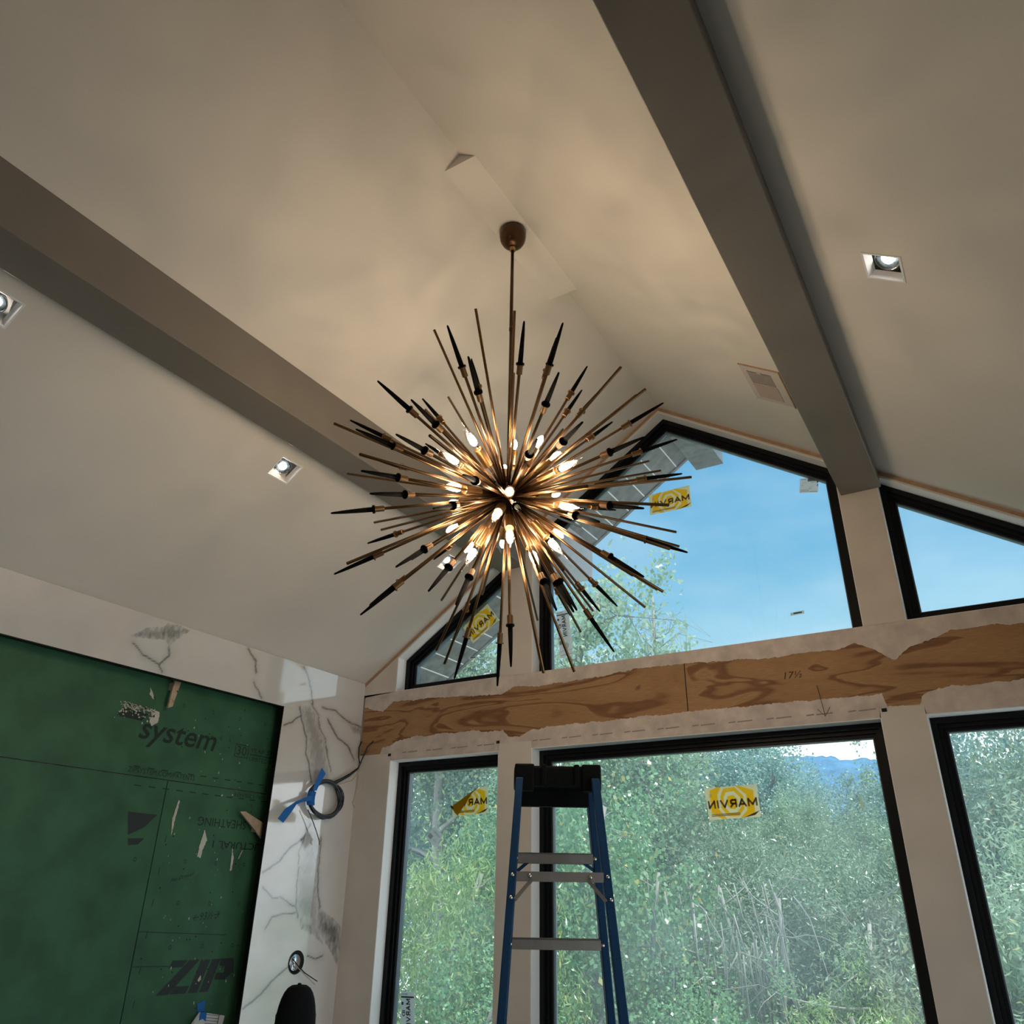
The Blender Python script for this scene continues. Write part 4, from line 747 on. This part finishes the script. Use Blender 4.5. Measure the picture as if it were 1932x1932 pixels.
for a, b in (((-.092, -.292), (-.140, -.330)), ((.082, -.292), (.140, -.330))):
    MB().tube([lp(a[0], -.06+S*a[1]+.02, a[1]), lp(b[0], -.06+S*b[1]+.02, b[1])], .0075, 4, smooth=False).build('brace', M_ladder, lad)
for uu in (-.165, .15):
    z = -.9; MB().tube([lp(uu, .08-S*z, z), lp(uu, .0, z-.03), lp(uu, -.06+S*z, z)], .005, 6).build('spreader', M_alu, lad)
# ------------------------------------------------------------------ person in a cap standing by the marble
def skin(name, m, joints, edges, parent, levels=2):
    me = bpy.data.meshes.new(name); me.from_pydata([j[0] for j in joints], edges, []); o = bpy.data.objects.new(name, me); link(o, parent)
    o.modifiers.new('skin', 'SKIN'); sv = me.skin_vertices[0].data
    for i, j in enumerate(joints): r = j[1]; sv[i].radius = r if isinstance(r, tuple) else (r, r)
    sv[0].use_root = True; s = o.modifiers.new('sub', 'SUBSURF'); s.levels = levels; s.render_levels = levels
    for p in me.polygons: p.use_smooth = True
    o.modifiers['skin'].use_smooth_shade = True; me.materials.append(m); return o
person = empty('person', (-2.885, 2.93, FZ)); person.rotation_euler = (0, 0, math.radians(45)); tag(person, 'person in a dark navy cap, only the cap showing above the bottom edge', 'person')
# local frame: +Y is where the person faces, Z up; standing height about 1.72 m
skin('torso', M_shirt, [((0, 0, .95), (.16, .11)), ((0, .01, 1.10), (.15, .10)), ((0, .01, 1.26), (.17, .115)), ((0, -.005, 1.37), (.15, .10)), ((0, 0, 1.43), (.07, .07)), ((-.18, 0, 1.37), (.06, .06)), ((-.215, .01, 1.22), .052), ((.18, 0, 1.37), (.06, .06)), ((.215, .01, 1.22), .052)], [(0, 1), (1, 2), (2, 3), (3, 4), (3, 5), (5, 6), (3, 7), (7, 8)], person)
skin('legs', M_jeans, [((0, 0, .93), (.155, .11)), ((-.09, 0, .84), .085), ((-.10, .01, .48), .062), ((-.11, -.01, .10), .048), ((.09, 0, .84), .085), ((.10, .01, .48), .062), ((.11, -.01, .10), .048)], [(0, 1), (1, 2), (2, 3), (0, 4), (4, 5), (5, 6)], person)
for s in (-1, 1):
    skin('boot', M_boot, [((s*.11, -.03, .05), (.045, .05)), ((s*.112, .06, .045), (.045, .042)), ((s*.118, .15, .035), (.042, .032))], [(0, 1), (1, 2)], person)
    hand = Vector((s*.235, .10, .86)); fj = []; fe = []
    J = [((s*.213, .005, 1.24), .042), ((s*.228, .0, 1.09), .040), ((s*.236, .05, .95), .028), ((s*.236, .075, .89), (.020, .034)), ((s*.234, .09, .845), (.016, .036))]; E_ = [(0, 1), (1, 2), (2, 3), (3, 4)]
    for k in range(4):
        y = .062+k*.020; n = len(J); ln = (.030, .034, .032, .024)[k]
        J += [((s*.233, y, .825), .0095), ((s*.229, y+.004, .825-ln), .0085), ((s*.220, y+.006, .825-ln*1.8), .0072)]; E_ += [(4, n), (n, n+1), (n+1, n+2)]
    n = len(J); J += [((s*.222, .118, .872), .011), ((s*.210, .138, .845), .010), ((s*.205, .146, .82), .008)]; E_ += [(3, n), (n, n+1), (n+1, n+2)]
    skin('forearm', M_skin, J, E_, person)
skin('neck', M_skin, [((0, 0, 1.40), .062), ((0, .01, 1.50), .055)], [(0, 1)], person, 1)
hm = MB(); hm.lathe([(.001, -.125), (.035, -.12), (.052, -.10), (.064, -.06), (.072, -.01), (.076, .03), (.072, .07), (.05, .105), (.02, .118), (.001, .12)], 24, Matrix.Translation((0, .02, 1.60)) @ Matrix.Diagonal((1, 1.22, 1, 1))); head = hm.build('head', M_skin, person)
m = MB(); m.lathe([(.001, .02), (.010, .0), (.013, -.02), (.009, -.032), (.001, -.036)], 10, Matrix.Translation((0, .112, 1.60))); m.build('nose', M_skin, head)
for s in (-1, 1):
    MB().lathe([(.0005, -.011), (.008, -.008), (.011, 0), (.008, .008), (.0005, .011)], 10, Matrix.Translation((s*.030, .100, 1.605))).build('eye', M_fix, head)
    MB().lathe([(.001, -.034), (.010, -.026), (.014, 0), (.016, .018), (.001, .034)], 10, Matrix.Translation((s*.078, .012, 1.595)) @ Matrix.Diagonal((.6, 1.2, 1, 1))).build('ear', M_skin, head)
MB().box(-.022, .022, .098, .106, 1.548, 1.556, bev=.003).build('mouth', mat('lips', (.35, .13, .10), .5), head)
MB().lathe([(.078, -.06), (.081, -.01), (.081, .02), (.078, .02)], 24, Matrix.Translation((0, .010, 1.60)) @ Matrix.Diagonal((1, 1.2, 1, 1))).build('hair', M_hair, head)
m = MB()
for k in range(6):
    a0 = math.pi/6+k*math.pi/3; vs = []; fs = []; na, nb = 7, 9
    for j in range(nb):
        t = j/(nb-1)*math.pi/2
        for i in range(na):
            a = a0+(i/(na-1))*math.pi/3; rr = .088*math.cos(t)**.60*(1-.010*abs(i/(na-1)*2-1)**4); vs.append((rr*math.cos(a), rr*math.sin(a)*1.18+.012-.010*math.sin(t), 1.545+.183*math.sin(t)))
    fs = [(j*na+i, j*na+i+1, (j+1)*na+i+1, (j+1)*na+i) for j in range(nb-1) for i in range(na-1)]; m.add(vs, fs, True)
cap_o = m.build('cap', M_fabric, person); MB().lathe([(.009, -.002), (.008, .004), (.0005, .006)], 12, Matrix.Translation((0, .004, 1.728))).build('cap_button', M_fabric, cap_o)
vs = []; nb = 9
for i in range(nb):
    a = math.radians(25+130*i/(nb-1)); c, s = math.cos(a), math.sin(a); vs += [(.086*c, .10*s+.012, 1.604), (.088*c*1.02, .10*s+.012+.075*math.sin(a)**1.5, 1.595-.010*abs(c))]
o = MB().add(vs, [(2*i, 2*i+1, 2*i+3, 2*i+2) for i in range(nb-1)], True).build('cap_brim', M_fabric, cap_o); s_ = o.modifiers.new('solid', 'SOLIDIFY'); s_.thickness = .004
# ------------------------------------------------------------------ outdoors: ground, hill, trees
GZ = -3.0
tag(MB().box(-120, 120, 4.9, 330, GZ-.3, GZ).build('ground', M_ground), 'wooded ground outside', kind='structure')
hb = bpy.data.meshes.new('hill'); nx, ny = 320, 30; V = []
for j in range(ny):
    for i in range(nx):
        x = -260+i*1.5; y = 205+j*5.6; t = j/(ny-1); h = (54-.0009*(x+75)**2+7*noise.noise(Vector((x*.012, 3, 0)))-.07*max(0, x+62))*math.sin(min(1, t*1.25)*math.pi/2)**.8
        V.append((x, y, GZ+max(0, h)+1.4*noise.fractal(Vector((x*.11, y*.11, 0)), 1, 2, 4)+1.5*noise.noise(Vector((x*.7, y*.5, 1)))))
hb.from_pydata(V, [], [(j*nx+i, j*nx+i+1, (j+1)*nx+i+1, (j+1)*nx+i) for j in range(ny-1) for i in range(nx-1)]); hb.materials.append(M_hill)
tag(link(bpy.data.objects.new('hill', hb)), 'wooded hill, coloured blue for haze, far beyond the trees', kind='structure')
def leaf_mesh(name, n, R, leaf, aspect, seed, m, clusters=160, droop=.3, hollow=.55, spread=.16):
    """crown of n leaves: each a folded diamond; R = crown half sizes; clustered towards the outside"""
    g = np.random.default_rng(seed); d = g.normal(size=(clusters, 3)); d /= np.linalg.norm(d, axis=1)[:, None]; rr = g.uniform(hollow, 1, clusters)**.7; c = d*rr[:, None]*np.array(R)*(1+.18*g.normal(size=(clusters, 1)))
    k = g.integers(0, clusters, n); p = c[k]+g.normal(size=(n, 3))*np.array(R)*spread*(.5+g.random((clusters, 1))[k])
    a = g.normal(size=(n, 3)); a[:, 2] -= droop; a /= np.linalg.norm(a, axis=1)[:, None]; b = np.cross(a, g.normal(size=(n, 3))+np.array([0, 0, 1.2])); b /= np.linalg.norm(b, axis=1)[:, None]; nn = np.cross(a, b)
    s = leaf*g.uniform(.6, 1.3, n)[:, None]; wd = s*aspect
    v = np.stack([p, p+a*s*.5+b*wd*.5+nn*s*.10, p+a*s, p+a*s*.5-b*wd*.5+nn*s*.10], 1).reshape(-1, 3)
    me = bpy.data.meshes.new(name); me.vertices.add(4*n); me.vertices.foreach_set('co', v.ravel()); me.loops.add(4*n); me.loops.foreach_set('vertex_index', np.arange(4*n)); me.polygons.add(n); me.polygons.foreach_set('loop_start', np.arange(0, 4*n, 4)); me.polygons.foreach_set('loop_total', np.full(n, 4)); me.update(calc_edges=True); me.materials.append(m); return me
def branch_mesh(name, hgt, R, r0, seed, m, n=10, twig=3, wob_=.08):
    g = np.random.default_rng(seed); mb = MB(); ax = [Vector((wob_*hgt*noise.noise(Vector((seed, t*2.2, 0)))*t, wob_*hgt*noise.noise(Vector((seed, t*2.2, 7)))*t, hgt*t)) for t in np.linspace(0, 1, 9)]
    mb.tube(ax, [r0*(1-.75*t) for t in np.linspace(0, 1, 9)], 8)
    for k in range(n):
        t = g.uniform(.35, .97); i = min(7, int(t*8)); p = ax[i].lerp(ax[i+1], t*8-i); a = g.uniform(0, 6.28); ln = R*g.uniform(.5, 1)*(1.2-t*.6); q = [p]
        dr = Vector((math.cos(a), math.sin(a), g.uniform(.2, .9))).normalized()
        for s in range(4): dr = (dr+Vector(g.normal(0, .22, 3))).normalized(); q.append(q[-1]+dr*ln/4)
        rb = r0*(1-.75*t)*.55; mb.tube(q, [rb*(1-.2*s) for s in range(5)], 5)
        for s in range(twig):
            p2 = q[g.integers(1, 5)]; d2 = (dr+Vector(g.normal(0, .7, 3))).normalized(); mb.tube([p2, p2+d2*ln*.25+Vector(g.normal(0, .03, 3)), p2+d2*ln*.5], [rb*.3, rb*.2, rb*.08], 4)
    o = mb.build(name, m); me = o.data; bpy.data.objects.remove(o); return me
CROWN = dict(
    willow=leaf_mesh('leaves_willow', 34000, (1.5, 1.3, 1.9), .10, .20, 1, L_bright, 300, 1.1, .45, .085),
    broad=leaf_mesh('leaves_broad', 26000, (1.5, 1.3, 2.2), .062, .80, 2, L_mid, 320, .5, .5, .085),
    sparse=leaf_mesh('leaves_sparse', 15000, (1.8, 1.6, 2.6), .085, .70, 3, L_pale, 130, .3, .35, .10),
    pale=leaf_mesh('leaves_pale', 40000, (2.2, 2.0, 2.6), .11, .30, 4, L_pale, 300, .6, .55, .085),
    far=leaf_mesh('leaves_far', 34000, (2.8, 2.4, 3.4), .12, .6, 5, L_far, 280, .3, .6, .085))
WOODM = dict(trunk=branch_mesh('trunk_mesh', 1, .16, .022, 11, M_bark, 14), pale=branch_mesh('trunk_pale', 1, .35, .016, 12, M_barkp, 7, 3, .16), dead=branch_mesh('trunk_dead', 1, .13, .010, 13, M_bark, 26, 5, .03))
def tree(loc, top, kind, scale, label, group=None, wood='trunk', rz=0, name='tree', cat='tree', sq=1.0):
    """a tree at loc with its crown top at height top"""
    o = empty(name, (loc[0], loc[1], GZ)); o.rotation_euler = (0, 0, rz); tag(o, label, cat, group)
    if kind:
        me = CROWN[kind]; hz = max(v.co.z for v in me.vertices[:400:3]) if False else {'willow': 2.2, 'broad': 2.5, 'sparse': 2.9, 'pale': 3.0, 'far': 3.9}[kind]
        c = bpy.data.objects.new('foliage', me); link(c, o); c.scale = (scale, scale, scale*sq); c.location = (0, 0, top-GZ-hz*scale*sq*.93); c['kind'] = 'stuff'
    t = bpy.data.objects.new('trunk', WOODM[wood]); link(t, o); hgt = (top-GZ)*(.92 if kind else 1); t.scale = (hgt, hgt, hgt)
    return o
T1 = 'trees massed on the slope outside'
tree((-5.15, 7.5), 2.10, 'willow', .80, 'bright green willow-leaved bush filling the lower left window', name='bush', cat='bush', sq=1.15)
tree((-4.45, 6.9), 1.15, 'broad', .62, 'dark broad-leaved bush at the foot of the lower left window', name='bush', cat='bush')
tree((-5.55, 8.9), 2.65, 'broad', .60, 'broad-leaved shrub right of the peeling sticker', name='bush', cat='bush')
tree((-8.2, 11.4), 6.2, 'sparse', .8, 'grey-trunked tree seen at the top of the lower left window', rz=1)
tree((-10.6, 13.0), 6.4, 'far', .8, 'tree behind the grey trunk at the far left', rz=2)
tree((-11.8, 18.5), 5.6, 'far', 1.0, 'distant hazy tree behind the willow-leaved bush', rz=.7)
tree((-4.45, 9.1), 2.95, 'broad', .95, 'broad-leaved tree beside the ladder in the wide lower window', rz=.5, sq=1.25)
tree((-5.35, 10.8), 2.9, 'broad', 1.0, 'vine-covered tree behind the ladder', rz=2.5)
tree((-6.25, 12.7), 7.6, 'sparse', 1.05, 'tall yellow-green tree at the left of the peaked window', rz=.3, sq=1.25)
tree((-5.3, 12.3), 5.3, 'sparse', .72, 'small leafy tree below the tall yellow-green one', rz=3.3)
tree((-5.38, 14.0), 6.9, None, 1, 'bare dead tree against the sky in the peaked window', wood='dead', rz=1.2)
tree((-4.9, 13.6), 5.6, None, 1, 'shorter bare dead tree right of the taller one', wood='dead', rz=2.4)
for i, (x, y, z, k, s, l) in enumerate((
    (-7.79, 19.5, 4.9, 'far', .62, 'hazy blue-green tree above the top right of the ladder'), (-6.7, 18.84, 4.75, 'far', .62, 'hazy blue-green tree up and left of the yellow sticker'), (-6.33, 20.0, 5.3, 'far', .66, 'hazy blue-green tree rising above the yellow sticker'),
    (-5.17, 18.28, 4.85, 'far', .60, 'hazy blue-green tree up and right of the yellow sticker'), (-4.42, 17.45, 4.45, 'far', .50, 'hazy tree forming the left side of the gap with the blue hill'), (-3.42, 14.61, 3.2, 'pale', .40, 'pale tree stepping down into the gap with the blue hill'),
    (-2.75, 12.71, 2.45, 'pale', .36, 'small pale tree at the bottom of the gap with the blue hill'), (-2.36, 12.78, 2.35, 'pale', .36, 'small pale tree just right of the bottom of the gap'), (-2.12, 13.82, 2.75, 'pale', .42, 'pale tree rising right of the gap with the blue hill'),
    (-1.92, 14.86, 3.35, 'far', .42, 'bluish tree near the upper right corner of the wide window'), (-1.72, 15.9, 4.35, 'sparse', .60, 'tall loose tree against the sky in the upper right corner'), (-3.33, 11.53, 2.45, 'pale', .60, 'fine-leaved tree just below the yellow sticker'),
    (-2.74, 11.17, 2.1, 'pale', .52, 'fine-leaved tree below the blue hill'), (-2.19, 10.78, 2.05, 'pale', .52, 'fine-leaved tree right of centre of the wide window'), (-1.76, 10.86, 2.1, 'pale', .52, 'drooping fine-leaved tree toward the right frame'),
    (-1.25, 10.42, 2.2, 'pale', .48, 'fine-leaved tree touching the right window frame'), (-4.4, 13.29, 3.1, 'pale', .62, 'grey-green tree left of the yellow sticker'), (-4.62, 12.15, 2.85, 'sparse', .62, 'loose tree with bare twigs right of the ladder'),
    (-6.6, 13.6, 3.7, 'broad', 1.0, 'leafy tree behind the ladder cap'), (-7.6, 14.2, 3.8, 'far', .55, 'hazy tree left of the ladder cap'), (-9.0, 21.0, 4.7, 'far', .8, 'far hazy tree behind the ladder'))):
    tree((x, y), z, k, s, l, T1, rz=i*1.3)
tree((-.9, 17.5), 4.6, 'far', .6, 'bluish tree behind the right window frame', rz=.4); tree((.6, 15.5), 4.0, 'pale', .95, 'pale tree seen through the lower right window', rz=3.1)
tree((1.2, 19.0), 5.4, 'far', 1.1, 'tall hazy tree beyond the lower right window', rz=1.1)
tree((-1.95, 9.9), 1.75, 'pale', .55, 'fine-leaved shrub low at the right of the wide window', rz=.2, name='bush', cat='bush'); tree((-1.05, 9.4), 1.7, 'pale', .55, 'fine-leaved shrub against the right window frame', rz=1.4, name='bush', cat='bush'); tree((-3.2, 10.6), 1.6, 'sparse', .6, 'twiggy shrub behind the hanging vines', rz=4, name='bush', cat='bush')
tree((-2.75, 7.9), .95, 'broad', .55, 'low broad-leaved shrub at the bottom of the wide window', rz=1, name='bush', cat='bush'); tree((-1.55, 8.3), .90, 'willow', .6, 'low fine-leaved shrub at the bottom right of the wide window', rz=2.2, name='bush', cat='bush')
tree((.55, 9.2), 2.3, 'pale', .7, 'fine-leaved bush in the lower right window', rz=2.9, name='bush', cat='bush'); 
for i, (x, y, z, l) in enumerate(((-3.78, 9.3, 1.75, 'pale slender trunk just right of the ladder'), (-3.42, 9.5, 1.7, 'pale forked slender trunk left of the vines'), (-3.05, 9.6, 1.6, 'pale slender trunk among hanging vines'), (-2.3, 8.9, 1.5, 'pale bent sapling toward the right of the wide window'), (-1.5, 8.8, 1.3, 'pale bare sapling low at the right'))):
    tree((x, y), z, None, 1, l, wood='pale', rz=i*1.7+.4, name='sapling', cat='tree')
vm = MB(); g = np.random.default_rng(21)
for k in range(46):
    x = g.uniform(-3.75, -2.3); y = g.uniform(8.6, 9.4); z0 = g.uniform(.9, 1.75); p = [Vector((x, y, z0))]
    for s in range(7): p.append(p[-1]+Vector((g.normal(0, .045), g.normal(0, .03), -g.uniform(.12, .42))))
    vm.tube(p, g.uniform(.004, .010), 4)
for k in range(26):
    x = g.uniform(-3.9, -.9); y = g.uniform(8.2, 9.6); p = [Vector((x, y, g.uniform(.2, 1.7)))]; dr = Vector((g.choice((-1, 1))*g.uniform(.4, 1), 0, g.uniform(-.6, .6)))
    for s in range(5): dr += Vector((0, g.normal(0, .2), g.normal(0, .25)-.05)); p.append(p[-1]+dr*.17)
    vm.tube(p, [.009, .008, .006, .005, .004, .002], 4)
tag(vm.build('vines', M_barkp), 'tangle of bare hanging vines and twigs among the trees', 'vines', kind='stuff')
vm = MB(); p = [Vector((-1.75, 7.6, -.35)), Vector((-1.73, 7.6, .12)), Vector((-1.62, 7.6, .32)), Vector((-1.40, 7.6, .38)), Vector((-1.15, 7.62, .30)), Vector((-1.0, 7.65, .1))]; vm.tube(p, [.028, .026, .024, .022, .018, .012], 8)
tag(vm.build('bent_branch', M_barkp), 'pale bent branch arching at the bottom right of the wide window', 'branch')
